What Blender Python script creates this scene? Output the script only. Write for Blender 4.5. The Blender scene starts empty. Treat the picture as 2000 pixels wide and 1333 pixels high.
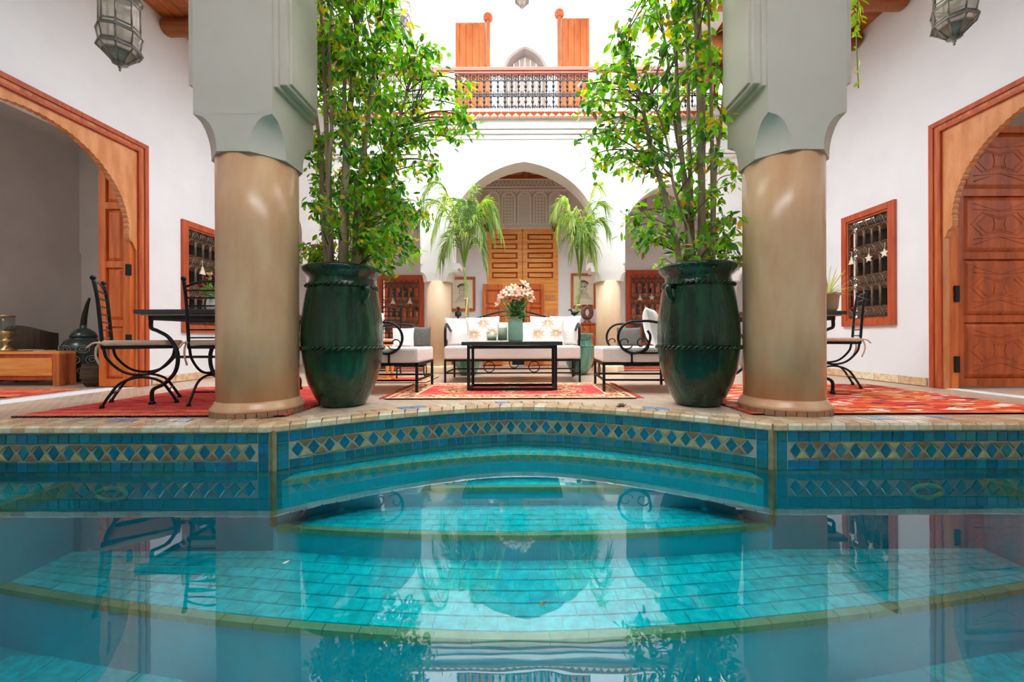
import bpy, math, random
from math import sin, cos, pi, sqrt, atan2, radians, tan
from mathutils import Vector, Matrix
from mathutils.geometry import tessellate_polygon

RN = random.Random(7)
S = bpy.context.scene
COL = S.collection

# ------------------------------------------------------------------ camera
CAM_H = 0.52
FPX = 14.0 / 36.0 * 2000.0
cam = bpy.data.cameras.new('camera')
cam.lens = 14.0
cam.sensor_width = 36.0
cam.shift_x = -20.0 / 2000.0
cam.shift_y = -6.5 / 2000.0
cam.clip_start = 0.02
cam_o = bpy.data.objects.new('camera', cam)
COL.objects.link(cam_o)
cam_o.location = (0, 0, CAM_H)
cam_o.rotation_euler = (radians(90), radians(0.2), 0)
S.camera = cam_o

# ------------------------------------------------------------------ sky, light, exposure
world = bpy.data.worlds.new('overcast_sky')
S.world = world
world.use_nodes = True
bg = world.node_tree.nodes['Background']
bg.inputs['Color'].default_value = (0.94, 0.972, 1.0, 1)
bg.inputs['Strength'].default_value = 1.0
# an overcast sky is about three times as bright overhead as at the horizon
_wn = world.node_tree
_tc = _wn.nodes.new('ShaderNodeTexCoord')
_sx = _wn.nodes.new('ShaderNodeSeparateXYZ')
_mr = _wn.nodes.new('ShaderNodeMapRange')
_mr.inputs['From Min'].default_value = 0.0
_mr.inputs['From Max'].default_value = 1.0
_mr.inputs['To Min'].default_value = 0.5
_mr.inputs['To Max'].default_value = 1.5
_wn.links.new(_tc.outputs['Generated'], _sx.inputs[0])
_wn.links.new(_sx.outputs['Z'], _mr.inputs['Value'])
_wn.links.new(_mr.outputs['Result'], bg.inputs['Strength'])

S.view_settings.view_transform = 'Standard'
S.view_settings.look = 'None'
S.view_settings.gamma = 1.0
S.view_settings.use_curve_mapping = False
S.view_settings.exposure = 3.2
try:
    S.cycles.max_bounces = 14
    S.cycles.diffuse_bounces = 8
    S.cycles.glossy_bounces = 5
    S.cycles.transmission_bounces = 8
    S.cycles.transparent_max_bounces = 24
    S.cycles.caustics_reflective = False
    S.cycles.caustics_refractive = False
    S.cycles.sample_clamp_indirect = 8.0
except Exception:
    pass


# ------------------------------------------------------------------ helpers
def lin(c):
    out = []
    for v in c[:3]:
        v = v / 255.0
        out.append(v / 12.92 if v <= 0.04045 else ((v + 0.055) / 1.055) ** 2.4)
    return (out[0], out[1], out[2], 1.0)


def wx(px, y):
    """world X seen at picture column px at distance y"""
    return (px - 1020.0) * y / FPX


def wz(py, y):
    return CAM_H + (660.0 - py) * y / FPX


def newmat(name):
    m = bpy.data.materials.new(name)
    m.use_nodes = True
    nt = m.node_tree
    b = nt.nodes['Principled BSDF']
    return m, nt, b


def coord_map(nt, scale=(1, 1, 1), rot=(0, 0, 0), kind='Object'):
    tc = nt.nodes.new('ShaderNodeTexCoord')
    mp = nt.nodes.new('ShaderNodeMapping')
    mp.inputs['Scale'].default_value = scale
    mp.inputs['Rotation'].default_value = rot
    nt.links.new(tc.outputs[kind], mp.inputs['Vector'])
    return mp.outputs['Vector']


def noise_node(nt, vec, scale, detail=4.0, rough=0.55):
    n = nt.nodes.new('ShaderNodeTexNoise')
    n.inputs['Scale'].default_value = scale
    n.inputs['Detail'].default_value = detail
    n.inputs['Roughness'].default_value = rough
    nt.links.new(vec, n.inputs['Vector'])
    return n.outputs['Fac']


def ramp_node(nt, fac, stops):
    r = nt.nodes.new('ShaderNodeValToRGB')
    els = r.color_ramp.elements
    els[0].position, els[0].color = stops[0][0], stops[0][1]
    els[1].position, els[1].color = stops[-1][0], stops[-1][1]
    for p, c in stops[1:-1]:
        e = els.new(p)
        e.color = c
    nt.links.new(fac, r.inputs['Fac'])
    return r.outputs['Color']


def math_node(nt, op, a, b=None):
    m = nt.nodes.new('ShaderNodeMath')
    m.operation = op
    for i, v in enumerate((a, b)):
        if v is None:
            continue
        if isinstance(v, (int, float)):
            m.inputs[i].default_value = v
        else:
            nt.links.new(v, m.inputs[i])
    return m.outputs[0]


def bump(nt, b, fac, strength=0.3, dist=0.01):
    bp = nt.nodes.new('ShaderNodeBump')
    bp.inputs['Strength'].default_value = strength
    bp.inputs['Distance'].default_value = dist
    nt.links.new(fac, bp.inputs['Height'])
    nt.links.new(bp.outputs['Normal'], b.inputs['Normal'])


def pmat(name, c1, c2=None, rough=0.6, metal=0.0, scale=(6, 6, 6), nscale=1.0, bumps=0.0, bdist=0.004, spec=0.5,
         coat=0.0, lo=0.35, hi=0.65, detail=4.0):
    m, nt, b = newmat(name)
    b.inputs['Roughness'].default_value = rough
    b.inputs['Metallic'].default_value = metal
    b.inputs['Specular IOR Level'].default_value = spec
    if coat:
        b.inputs['Coat Weight'].default_value = coat
        b.inputs['Coat Roughness'].default_value = 0.06
    if c2 is None:
        b.inputs['Base Color'].default_value = lin(c1)
        if bumps:
            f = noise_node(nt, coord_map(nt, scale), nscale, detail)
            bump(nt, b, f, bumps, bdist)
    else:
        f = noise_node(nt, coord_map(nt, scale), nscale, detail)
        nt.links.new(ramp_node(nt, f, [(lo, lin(c1)), (hi, lin(c2))]), b.inputs['Base Color'])
        if bumps:
            bump(nt, b, f, bumps, bdist)
    return m


def leafmat(name, c, trans=0.4, rough=0.4):
    m, nt, b = newmat(name)
    b.inputs['Base Color'].default_value = lin(c)
    b.inputs['Roughness'].default_value = rough
    t = nt.nodes.new('ShaderNodeBsdfTranslucent')
    t.inputs['Color'].default_value = lin(tuple(min(255, int(v * k)) for v, k in zip(c, (1.25, 1.3, 0.7))))
    mx = nt.nodes.new('ShaderNodeMixShader')
    mx.inputs[0].default_value = trans
    nt.links.new(b.outputs[0], mx.inputs[1])
    nt.links.new(t.outputs[0], mx.inputs[2])
    nt.links.new(mx.outputs[0], nt.nodes['Material Output'].inputs['Surface'])
    return m


def glassmat(name, tint=(235, 240, 238), ior=1.5, rough=0.02, frost=0.0):
    m, nt, b = newmat(name)
    nt.nodes.remove(b)
    lw = nt.nodes.new('ShaderNodeLayerWeight')
    lw.inputs['Blend'].default_value = 0.5
    pw = math_node(nt, 'POWER', lw.outputs['Facing'], 4.0)
    fac = math_node(nt, 'ADD', math_node(nt, 'MULTIPLY', pw, 0.6), 0.05)
    tr = nt.nodes.new('ShaderNodeBsdfTransparent')
    tr.inputs['Color'].default_value = lin(tint)
    gl = nt.nodes.new('ShaderNodeBsdfGlossy')
    gl.inputs['Roughness'].default_value = rough
    mx = nt.nodes.new('ShaderNodeMixShader')
    nt.links.new(fac, mx.inputs[0])
    src = tr.outputs[0]
    if frost:
        tl = nt.nodes.new('ShaderNodeBsdfTranslucent')
        tl.inputs['Color'].default_value = lin(tint)
        m2 = nt.nodes.new('ShaderNodeMixShader')
        m2.inputs[0].default_value = frost
        nt.links.new(tr.outputs[0], m2.inputs[1])
        nt.links.new(tl.outputs[0], m2.inputs[2])
        src = m2.outputs[0]
    nt.links.new(src, mx.inputs[1])
    nt.links.new(gl.outputs[0], mx.inputs[2])
    nt.links.new(mx.outputs[0], nt.nodes['Material Output'].inputs['Surface'])
    return m


class MB:
    def __init__(s):
        s.v, s.f, s.m, s.s, s.mi = [], [], [], [], 0

    def add(s, vs, fs, smooth=False):
        o = len(s.v)
        s.v += [tuple(v) for v in vs]
        s.f += [tuple(i + o for i in f) for f in fs]
        s.m += [s.mi] * len(fs)
        s.s += [smooth] * len(fs)
        return s

    def box(s, x0, x1, y0, y1, z0, z1, M=None):
        vs = [Vector((x, y, z)) for z in (z0, z1) for y in (y0, y1) for x in (x0, x1)]
        if M is not None:
            vs = [M @ v for v in vs]
        return s.add(vs, [(0, 2, 3, 1), (4, 5, 7, 6), (0, 1, 5, 4), (2, 6, 7, 3), (0, 4, 6, 2), (1, 3, 7, 5)])

    def bar(s, a, b, w, d=None, up=(0, 0, 1)):
        a, b = Vector(a), Vector(b)
        d = w if d is None else d
        t = (b - a)
        L = t.length
        t.normalize()
        upv = Vector(up)
        if abs(t.dot(upv)) > 0.95:
            upv = Vector((0, 1, 0))
        x = t.cross(upv).normalized()
        z = x.cross(t).normalized()
        M = Matrix(((x[0], t[0], z[0], a[0]), (x[1], t[1], z[1], a[1]), (x[2], t[2], z[2], a[2]), (0, 0, 0, 1)))
        return s.box(-w / 2, w / 2, 0, L, -d / 2, d / 2, M)

    def tube(s, pts, r, n=6, closed=False, cap=True):
        pts = [Vector(p) for p in pts]
        k = len(pts)
        rs = r if isinstance(r, (list, tuple)) else [r] * k
        tang = []
        for i in range(k):
            if closed:
                t = pts[(i + 1) % k] - pts[i - 1]
            else:
                t = pts[min(i + 1, k - 1)] - pts[max(i - 1, 0)]
            tang.append(t.normalized() if t.length > 1e-9 else Vector((0, 0, 1)))
        u = tang[0].orthogonal().normalized()
        vs = []
        for i in range(k):
            t = tang[i]
            u = (u - t * u.dot(t))
            u = u.normalized() if u.length > 1e-6 else t.orthogonal().normalized()
            w = t.cross(u)
            for j in range(n):
                a = 2 * pi * j / n
                vs.append(pts[i] + (u * cos(a) + w * sin(a)) * rs[i])
        fs = []
        for i in range(k if closed else k - 1):
            i2 = (i + 1) % k
            for j in range(n):
                j2 = (j + 1) % n
                fs.append((i * n + j, i * n + j2, i2 * n + j2, i2 * n + j))
        s.add(vs, fs, True)
        if cap and not closed:
            o = len(s.v) - k * n
            s.f += [tuple(o + j for j in range(n - 1, -1, -1)), tuple(o + (k - 1) * n + j for j in range(n))]
            s.m += [s.mi] * 2
            s.s += [False] * 2
        return s

    def lathe(s, prof, n=24, c=(0, 0, 0), smooth=True, M=None):
        c = Vector(c)
        vs, fs = [], []
        for r, z in prof:
            for j in range(n):
                a = 2 * pi * j / n
                v = Vector((r * cos(a), r * sin(a), z))
                vs.append((M @ v if M is not None else v) + c)
        for i in range(len(prof) - 1):
            for j in range(n):
                j2 = (j + 1) % n
                fs.append((i * n + j, i * n + j2, (i + 1) * n + j2, (i + 1) * n + j))
        s.add(vs, fs, smooth)
        o = len(s.v) - len(vs)
        k = len(prof) - 1
        s.f += [tuple(o + j for j in range(n - 1, -1, -1)), tuple(o + k * n + j for j in range(n))]
        s.m += [s.mi] * 2
        s.s += [False] * 2
        return s

    def ball(s, c, r, n=8, sq=(1, 1, 1), M=None):
        c = Vector(c)
        vs, fs = [], []
        h = max(4, n // 2)
        for i in range(1, h):
            p = pi * i / h
            for j in range(n):
                a = 2 * pi * j / n
                v = Vector((sin(p) * cos(a) * r * sq[0], sin(p) * sin(a) * r * sq[1], cos(p) * r * sq[2]))
                vs.append((M @ v if M is not None else v) + c)
        for i in range(h - 2):
            for j in range(n):
                j2 = (j + 1) % n
                fs.append((i * n + j, (i + 1) * n + j, (i + 1) * n + j2, i * n + j2))
        a, b = len(vs), len(vs) + 1
        tv, bv = Vector((0, 0, r * sq[2])), Vector((0, 0, -r * sq[2]))
        if M is not None:
            tv, bv = M @ tv, M @ bv
        vs += [tv + c, bv + c]
        for j in range(n):
            j2 = (j + 1) % n
            fs += [(a, j, j2), (b, (h - 2) * n + j2, (h - 2) * n + j)]
        return s.add(vs, fs, True)

    def plate(s, outer, holes, t0, t1, fn):
        """a flat board with holes: polygon in (u, v), thickness t0..t1, fn(u, v, w) -> xyz"""
        loops = [list(outer)] + [list(h) for h in holes]
        flat = [p for l in loops for p in l]
        tris = tessellate_polygon([[Vector((p[0], p[1], 0)) for p in l] for l in loops])
        n = len(flat)
        vs = [fn(p[0], p[1], t0) for p in flat] + [fn(p[0], p[1], t1) for p in flat]
        fs = []
        for a, b, c in tris:
            fs.append((a, b, c))
            fs.append((n + c, n + b, n + a))
        o = 0
        for l in loops:
            k = len(l)
            for i in range(k):
                i2 = (i + 1) % k
                fs.append((o + i, o + i2, n + o + i2, n + o + i))
            o += k
        return s.add(vs, fs)

    def build(s, name, mats, parent=None, kind=None, loc=None, rot=None, label=None, bevel=0.0, fix=True):
        me = s.mesh(name, mats, fix, bevel)
        return obj(name, me, parent, kind, loc, rot, label)

    def mesh(s, name, mats, fix=True, bevel=0.0):
        me = bpy.data.meshes.new(name)
        me.from_pydata(s.v, [], s.f)
        if not isinstance(mats, (list, tuple)):
            mats = [mats]
        for m in mats:
            me.materials.append(m)
        me.polygons.foreach_set('material_index', s.m)
        me.polygons.foreach_set('use_smooth', s.s)
        if fix or bevel:
            import bmesh
            bm = bmesh.new()
            bm.from_mesh(me)
            if bevel:
                es = [e for e in bm.edges if len(e.link_faces) == 2 and e.calc_face_angle(0) > 0.5]
                bmesh.ops.bevel(bm, geom=es, offset=bevel, segments=2, profile=0.6, affect='EDGES')
            bmesh.ops.recalc_face_normals(bm, faces=bm.faces)
            bm.to_mesh(me)
            bm.free()
        me.update()
        return me


def obj(name, me, parent=None, kind=None, loc=None, rot=None, label=None):
    o = bpy.data.objects.new(name, me)
    COL.objects.link(o)
    if parent is not None:
        o.parent = parent
    if loc is not None:
        o.location = loc
    if rot is not None:
        o.rotation_euler = rot if isinstance(rot, (tuple, list)) else (0, 0, rot)
    if kind:
        o['kind'] = kind
    if label:
        o['label'] = label
    return o


def tag(o, label, cat, group=None, kind=None):
    o['label'] = label
    o['category'] = cat
    if group:
        o['group'] = group
    if kind:
        o['kind'] = kind
    return o


def thing(name, label, cat, loc=(0, 0, 0), rz=0.0, group=None, kind=None):
    o = bpy.data.objects.new(name, None)
    o.empty_display_size = 0.05
    COL.objects.link(o)
    o.location = loc
    o.rotation_euler = (0, 0, rz)
    return tag(o, label, cat, group, kind)


def kids(o):
    return [c for c in bpy.data.objects if c.parent == o]


CHILD = {}


def dup(root, loc, rz, label, group=None):
    """copy a thing with its parts and sub-parts"""
    def cp(o, parent):
        c = o.copy()
        COL.objects.link(c)
        c.parent = parent
        for k in CHILDS[o.name]:
            cp(k, c)
        return c
    CHILDS = {}
    for o in bpy.data.objects:
        CHILDS.setdefault(o.name, [])
        if o.parent is not None:
            CHILDS.setdefault(o.parent.name, []).append(o)
    r = cp(root, None)
    r.location = loc
    r.rotation_euler = (0, 0, rz)
    r['label'] = label
    if group:
        r['group'] = group
    return r


def arc(cx, cy, r, a0, a1, n=12):
    return [(cx + r * cos(a0 + (a1 - a0) * i / n), cy + r * sin(a0 + (a1 - a0) * i / n)) for i in range(n + 1)]


def spiral(cx, cy, r0, r1, a0, turns, n=24):
    return [(cx + (r0 + (r1 - r0) * i / n) * cos(a0 + 2 * pi * turns * i / n),
             cy + (r0 + (r1 - r0) * i / n) * sin(a0 + 2 * pi * turns * i / n)) for i in range(n + 1)]


def smooth_path(pts, k=6):
    """Catmull-Rom through points"""
    P = [Vector(p) for p in pts]
    P = [P[0] * 2 - P[1]] + P + [P[-1] * 2 - P[-2]]
    out = []
    for i in range(1, len(P) - 2):
        for j in range(k):
            t = j / k
            a, b, c, d = P[i - 1], P[i], P[i + 1], P[i + 2]
            out.append(0.5 * ((2 * b) + (c - a) * t + (2 * a - 5 * b + 4 * c - d) * t * t + (3 * b - a - 3 * c + d) * t ** 3))
    out.append(P[-2])
    return out


def XY(u, v, w):
    return (u, v, w)


def XZ(u, v, w):
    return (u, w, v)


def pointed(cx, hw, zs, rise, n=20, k=0.12):
    """points of a softly pointed arch from right to left"""
    out = []
    for i in range(n + 1):
        u = cos(pi * i / n)
        au = abs(u)
        out.append((cx + hw * u, zs + rise * ((1 - k) * sqrt(max(0, 1 - au * au)) + k * (1 - au))))
    return out


# ------------------------------------------------------------------ materials
WHITE = pmat('white_plaster', (236, 235, 233), (243, 242, 241), 0.75, scale=(2, 2, 2), bumps=0.05, bdist=0.01)
PIERW = pmat('pier_plaster', (214, 202, 190), (221, 210, 199), 0.75, scale=(2, 2, 2), bumps=0.05, bdist=0.01)
WHITE_W = pmat('warm_white_plaster', (234, 236, 242), (241, 243, 248), 0.7, scale=(1.5, 1.5, 1.5), bumps=0.06, bdist=0.01)
CEDARU = pmat('gallery_cedar_boards', (166, 94, 56), (188, 114, 72), 0.9, spec=0.05, scale=(8, 8, 2), nscale=1.5)  # even cedar colour of the upper gallery leaves
LEAFW = pmat('bright_cedar_leaf', (192, 88, 34), (224, 124, 56), 0.4, scale=(14, 14, 1.5), nscale=1.4)
TAUPE = pmat('taupe_tadelakt', (202, 196, 190), (210, 204, 198), 0.55, scale=(2, 2, 2))
TADELAKT = pmat('tan_tadelakt', (222, 166, 126), (240, 196, 156), 0.26, scale=(5, 5, 1.6), nscale=1.3, bumps=0.05, spec=0.5, lo=0.3, hi=0.7, detail=6)
SANDCOL = pmat('pale_sand_tadelakt', (236, 202, 164), (246, 222, 190), 0.4, scale=(3, 3, 2))
BASET = pmat('brown_zellige', (150, 112, 84), (182, 142, 110), 0.4, scale=(9, 9, 9))
WOOD = pmat('cedar_wood', (172, 84, 40), (214, 124, 66), 0.42, scale=(16, 16, 1.4), nscale=1.4, bumps=0.05)
WOODH = pmat('cedar_wood_level_grain', (172, 84, 40), (214, 124, 66), 0.42, scale=(1.4, 16, 16), nscale=1.4, bumps=0.05)
WOODY = pmat('cedar_wood_deep_grain', (170, 84, 40), (214, 126, 68), 0.42, scale=(16, 1.4, 16), nscale=1.4, bumps=0.05)
WOODP = pmat('pale_cedar_panel', (206, 128, 72), (226, 156, 104), 0.5, scale=(8, 8, 2), nscale=1.5)
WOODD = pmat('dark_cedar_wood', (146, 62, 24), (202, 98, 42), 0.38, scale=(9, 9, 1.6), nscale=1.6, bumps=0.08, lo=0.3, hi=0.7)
WOODR = pmat('red_cedar_wood', (168, 70, 38), (196, 92, 54), 0.5, scale=(16, 16, 2), nscale=1.4)
HONEY = pmat('honey_wood', (230, 134, 58), (252, 186, 102), 0.36, scale=(1.6, 16, 14), nscale=1.5, bumps=0.08, lo=0.3, hi=0.7)
LOG = pmat('ceiling_log', (150, 80, 36), (190, 112, 58), 0.5, scale=(1.2, 14, 14), nscale=1.5)
IRON = pmat('black_wrought_iron', (30, 30, 34), (44, 44, 48), 0.4, metal=0.6, scale=(20, 20, 20))
IRONB = pmat('bronze_grey_iron', (92, 80, 66), (124, 110, 94), 0.42, metal=0.5, scale=(20, 20, 20))
IRONG = pmat('dark_grille_iron', (66, 62, 60), (92, 86, 82), 0.5, metal=0.4, scale=(20, 20, 20))
FABRIC = pmat('white_cotton', (236, 232, 230), (246, 243, 241), 0.9, scale=(60, 60, 60), bumps=0.08, bdist=0.002)
FABRICP = pmat('blush_white_cotton', (238, 228, 226), (246, 238, 236), 0.9, scale=(60, 60, 60), bumps=0.08, bdist=0.002)
CREAMF = pmat('cream_seat_cotton', (206, 178, 156), (220, 194, 172), 0.9, scale=(40, 40, 40), bumps=0.08, bdist=0.002)
GREYF = pmat('grey_cotton', (92, 88, 84), (108, 104, 98), 0.9, scale=(60, 60, 60))
BLACK = pmat('black_gap', (16, 14, 13), rough=0.8)
STONET = pmat('stone_table_top', (46, 46, 50), (62, 62, 66), 0.35, scale=(10, 10, 10))
BEIGE = pmat('beige_underside', (196, 170, 146), rough=0.7)
BRASS = pmat('aged_brass', (176, 150, 96), (206, 182, 130), 0.3, metal=0.9, scale=(8, 8, 8))
GLASS = glassmat('clear_glass')
PANE = glassmat('lantern_pane', (250, 249, 242), rough=0.15, frost=0.6)
METALD = pmat('tarnished_silver', (120, 114, 106), (160, 154, 144), 0.4, metal=0.4, scale=(14, 14, 14))

# ================================================================== POOL
WZ = -0.27           # water level
PW, PB = 3.35, -1.7  # pool half width, rear edge
HW, YF = 1.49, 2.375


def apse(x):
    return 3.05 - (3.05 - YF) * (abs(x) / HW) ** 1.7


def resample(f, x0, x1, n=400):
    pts = [(x0 + (x1 - x0) * i / n, f(x0 + (x1 - x0) * i / n)) for i in range(n + 1)]
    acc = [0.0]
    for i in range(n):
        acc.append(acc[-1] + math.dist(pts[i], pts[i + 1]))
    return pts, acc


def at_len(pts, acc, s):
    s = min(max(s, 0), acc[-1] - 1e-6)
    lo, hi = 0, len(acc) - 1
    while hi - lo > 1:
        m = (lo + hi) // 2
        if acc[m] <= s:
            lo = m
        else:
            hi = m
    t = (s - acc[lo]) / (acc[hi] - acc[lo])
    a, b = pts[lo], pts[hi]
    d = (b[0] - a[0], b[1] - a[1])
    return (a[0] + d[0] * t, a[1] + d[1] * t), atan2(d[1], d[0])


apse_line = [(-HW + 2 * HW * i / 40, apse(-HW + 2 * HW * i / 40)) for i in range(41)]
pool_edge = [(-PW, PB), (-PW, YF)] + apse_line + [(PW, YF), (PW, PB)]

GROUT = pmat('pale_grout', (160, 166, 152), (180, 182, 168), 0.7, scale=(30, 30, 30))


def tilemat(n, c):
    c2 = tuple(min(255, int(v * 1.16 + 6)) for v in c)
    return pmat(n, c, c2, 0.16, scale=(22, 22, 22), bumps=0.06, bdist=0.002, coat=0.3)


TEAL = [tilemat('teal_glaze_%s' % n, c) for n, c in (
    ('deep', (0, 92, 116)), ('blue', (0, 104, 138)), ('green', (0, 104, 112)), ('mid', (6, 112, 134)), ('dull', (34, 112, 122)))]
TEALW = [0.28, 0.24, 0.2, 0.18, 0.1]
SAND = [tilemat('sand_glaze_%s' % n, c) for n, c in (('tan', (140, 124, 86)), ('cream', (164, 154, 108)), ('brown', (120, 98, 72)))]
COPE = [tilemat('coping_glaze_%s' % n, c) for n, c in (('buff', (206, 174, 140)), ('cream', (218, 192, 160)), ('honey', (200, 166, 130)), ('pale', (224, 204, 176)))]
COPEB = tilemat('coping_glaze_blue', (120, 160, 190))
POOLM = pmat('submerged_teal_wall', (0, 160, 182), (0, 170, 190), 0.3, scale=(6, 6, 6))

# walls of the pool: the grouted bed on which the tiles sit
mb = MB()
k = len(pool_edge)
for i in range(k):
    a, b = pool_edge[i], pool_edge[(i + 1) % k]
    mb.mi = 0
    mb.add([(a[0], a[1], -0.004), (b[0], b[1], -0.004), (b[0], b[1], WZ - 0.03), (a[0], a[1], WZ - 0.03)], [(0, 1, 2, 3)])
    mb.mi = 1
    mb.add([(a[0], a[1], WZ - 0.03), (b[0], b[1], WZ - 0.03), (b[0], b[1], -1.06), (a[0], a[1], -1.06)], [(0, 1, 2, 3)])
pool_wall = mb.build('pool_wall', [GROUT, POOLM], kind='structure', fix=False)
tag(pool_wall, 'teal and cream tiled wall around the pool, with a band of diamonds', 'pool wall')


def face_tile(poly, t=0.006, s=0.9):
    """a little glazed tile in the XZ plane facing -Y with chamfered rim"""
    cx = sum(p[0] for p in poly) / len(poly)
    cz = sum(p[1] for p in poly) / len(poly)
    n = len(poly)
    vs = [(p[0], 0.002, p[1]) for p in poly] + [(p[0], -t * 0.6, p[1]) for p in poly] + \
         [(cx + (p[0] - cx) * s, -t, cz + (p[1] - cz) * s) for p in poly]
    fs = [(i, (i + 1) % n, n + (i + 1) % n, n + i) for i in range(n)] + \
         [(n + i, n + (i + 1) % n, 2 * n + (i + 1) % n, 2 * n + i) for i in range(n)] + [tuple(range(2 * n, 3 * n))]
    m = MB()
    m.add(vs, fs)
    return m


def rect(w, h):
    return [(-w / 2, -h / 2), (w / 2, -h / 2), (w / 2, h / 2), (-w / 2, h / 2)]


SQ = [face_tile(rect(0.0585, 0.058)).mesh('square_tile', m) for m in TEAL]
DW, DH = 0.0885, 0.097
g = 0.003
DI = [face_tile([(0, -DH / 2 + g), (DW / 2 - g - .009, 0), (0, DH / 2 - g), (-DW / 2 + g + .009, 0)]).mesh('diamond_tile', m) for m in TEAL]
TU = [face_tile([(-DW / 2 + .006, DH / 2 - .002), (0, .008), (DW / 2 - .006, DH / 2 - .002)][::-1], s=.85).mesh('triangle_tile', m) for m in SAND]
TD = [face_tile([(-DW / 2 + .006, -DH / 2 + .002), (DW / 2 - .006, -DH / 2 + .002), (0, -.008)], s=.85).mesh('triangle_tile', m) for m in SAND]


def pick(ms, w=None):
    return RN.choices(ms, w)[0]


def band(pts, acc, s0, s1):
    L = s1 - s0
    n = int(L / 0.0622)
    for i in range(n):
        (x, y), a = at_len(pts, acc, s0 + L * (i + .5) / n)
        for z in (-0.076, -0.243):
            o = obj('square_tile', pick(SQ, TEALW), pool_wall, loc=(x, y, z + RN.uniform(-.001, .001)), rot=(0, RN.uniform(-.03, .03), a))
            o.scale = (L / n / 0.0622, 1, 1)
    n = int(L / DW)
    for i in range(n):
        (x, y), a = at_len(pts, acc, s0 + L * (i + .5) / n)
        obj('diamond_tile', pick(DI, TEALW), pool_wall, loc=(x, y, -0.159), rot=a)
        if i < n - 1:
            (x, y), a = at_len(pts, acc, s0 + L * (i + 1) / n)
            obj('triangle_tile', pick(TU), pool_wall, loc=(x, y, -0.159), rot=a)
            obj('triangle_tile', pick(TD), pool_wall, loc=(x, y, -0.159), rot=a)


ap_pts, ap_acc = resample(apse, -HW, HW)
band(ap_pts, ap_acc, 0.085, ap_acc[-1] - 0.085)
for s in (-1, 1):
    p2, a2 = resample(lambda x: YF, min(s * (HW + .09), s * 3.2), max(s * (HW + .09), s * 3.2), 20)
    band(p2, a2, 0, a2[-1])
    # stack of squares beside the corner, and the cream edge strip
    for x0 in (s * (HW + .055),):
        for z in (-0.076, -0.135, -0.19, -0.243):
            obj('square_tile', pick(SQ, TEALW), pool_wall, loc=(x0, YF, z))
    (x, y), a = at_len(ap_pts, ap_acc, 0.052 if s < 0 else ap_acc[-1] - 0.052)
    for z in (-0.076, -0.135, -0.19, -0.243):
        obj('square_tile', pick(SQ, TEALW), pool_wall, loc=(x, y, z), rot=a)
    m = MB()
    m.box(-.016, .016, -.012, .012, -.6, -.03)
    m.build('edge_strip', SAND[0], pool_wall, loc=(s * HW, YF + .002, 0), rot=s * radians(28))

# coping: two rows of glazed pieces, the front row with a rounded fascia
def cope_piece(x0, x1, y0, y1, z0, skew=0.0):
    m = MB()
    c = .004
    vs = [(x0, y0, z0), (x1, y0, z0), (x1 + skew, y1, z0), (x0 + skew, y1, z0),
          (x0, y0, -.008), (x1, y0, -.008), (x1 + skew, y1, -.008), (x0 + skew, y1, -.008),
          (x0 + c, y0 + .01, 0.004), (x1 - c, y0 + .01, 0.004), (x1 + skew - c, y1 - c, .004), (x0 + skew + c, y1 - c, .004)]
    m.add(vs, [(0, 1, 5, 4), (1, 2, 6, 5), (2, 3, 7, 6), (3, 0, 4, 7), (4, 5, 9, 8), (5, 6, 10, 9), (6, 7, 11, 10), (7, 4, 8, 11), (8, 9, 10, 11), (3, 2, 1, 0)])
    return m


CP1 = [cope_piece(-.041, .041, -.012, .098, -.036, .025).mesh('coping_tile', m) for m in COPE + [COPEB]]
CP2 = [cope_piece(-.041, .041, .103, .2, -.02, -.025).mesh('coping_tile', m) for m in COPE + [COPEB]]
mb = MB()
off = [(-PW, YF + .21)] + [(x * 1.02, y + .21) for x, y in apse_line] + [(PW, YF + .21)]
inn = [(-PW, YF)] + apse_line + [(PW, YF)]
for i in range(len(off) - 1):
    a, b, c, d = inn[i], inn[i + 1], off[i + 1], off[i]
    mb.add([(a[0], a[1], -.004), (b[0], b[1], -.004), (c[0], c[1], -.004), (d[0], d[1], -.004),
            (a[0], a[1], -.034), (b[0], b[1], -.034)], [(0, 1, 2, 3), (4, 5, 1, 0)])
coping = mb.build('pool_coping', GROUT, kind='structure', fix=False)
tag(coping, 'buff glazed tile coping along the front edge of the pool', 'coping')


def cope_run(pts, acc, s0, s1, blue=()):
    L = s1 - s0
    n = int(L / 0.086)
    for i in range(n):
        (x, y), a = at_len(pts, acc, s0 + L * (i + .5) / n)
        for row, ms in ((0, CP1), (1, CP2)):
            me = ms[4] if (i in blue and row == 1) else RN.choice(ms[:4])
            o = obj('coping_tile', me, coping, loc=(x, y, 0), rot=a)
            o.scale = (L / n / 0.086 * (1.0 + (0.06 * row if len(pts) > 100 else 0)), 1, 1)


cope_run(ap_pts, ap_acc, .0, ap_acc[-1], blue=(9, 10, 29, 30, 17))
for s in (-1, 1):
    p2, a2 = resample(lambda x: YF, min(s * HW, s * 3.3), max(s * HW, s * 3.3), 20)
    cope_run(p2, a2, 0, a2[-1], blue=(8, 9, 13))

# steps under the water
TREADM = [tilemat('tread_glaze_%s' % n, c) for n, c in (
    ('turquoise', (0, 208, 216)), ('aqua', (0, 214, 226)), ('sea', (0, 204, 206)), ('pale', (60, 220, 226)))]
TREADW = [.36, .34, .22, .08]
NOSE = pmat('cream_nosing', (168, 168, 122), (188, 186, 140), 0.4, scale=(12, 12, 12))
RISER = pmat('deep_teal_riser', (0, 206, 222), (0, 214, 230), 0.35, scale=(10, 10, 10))
TBED = pmat('teal_bed', (0, 190, 202), rough=0.5)

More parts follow.
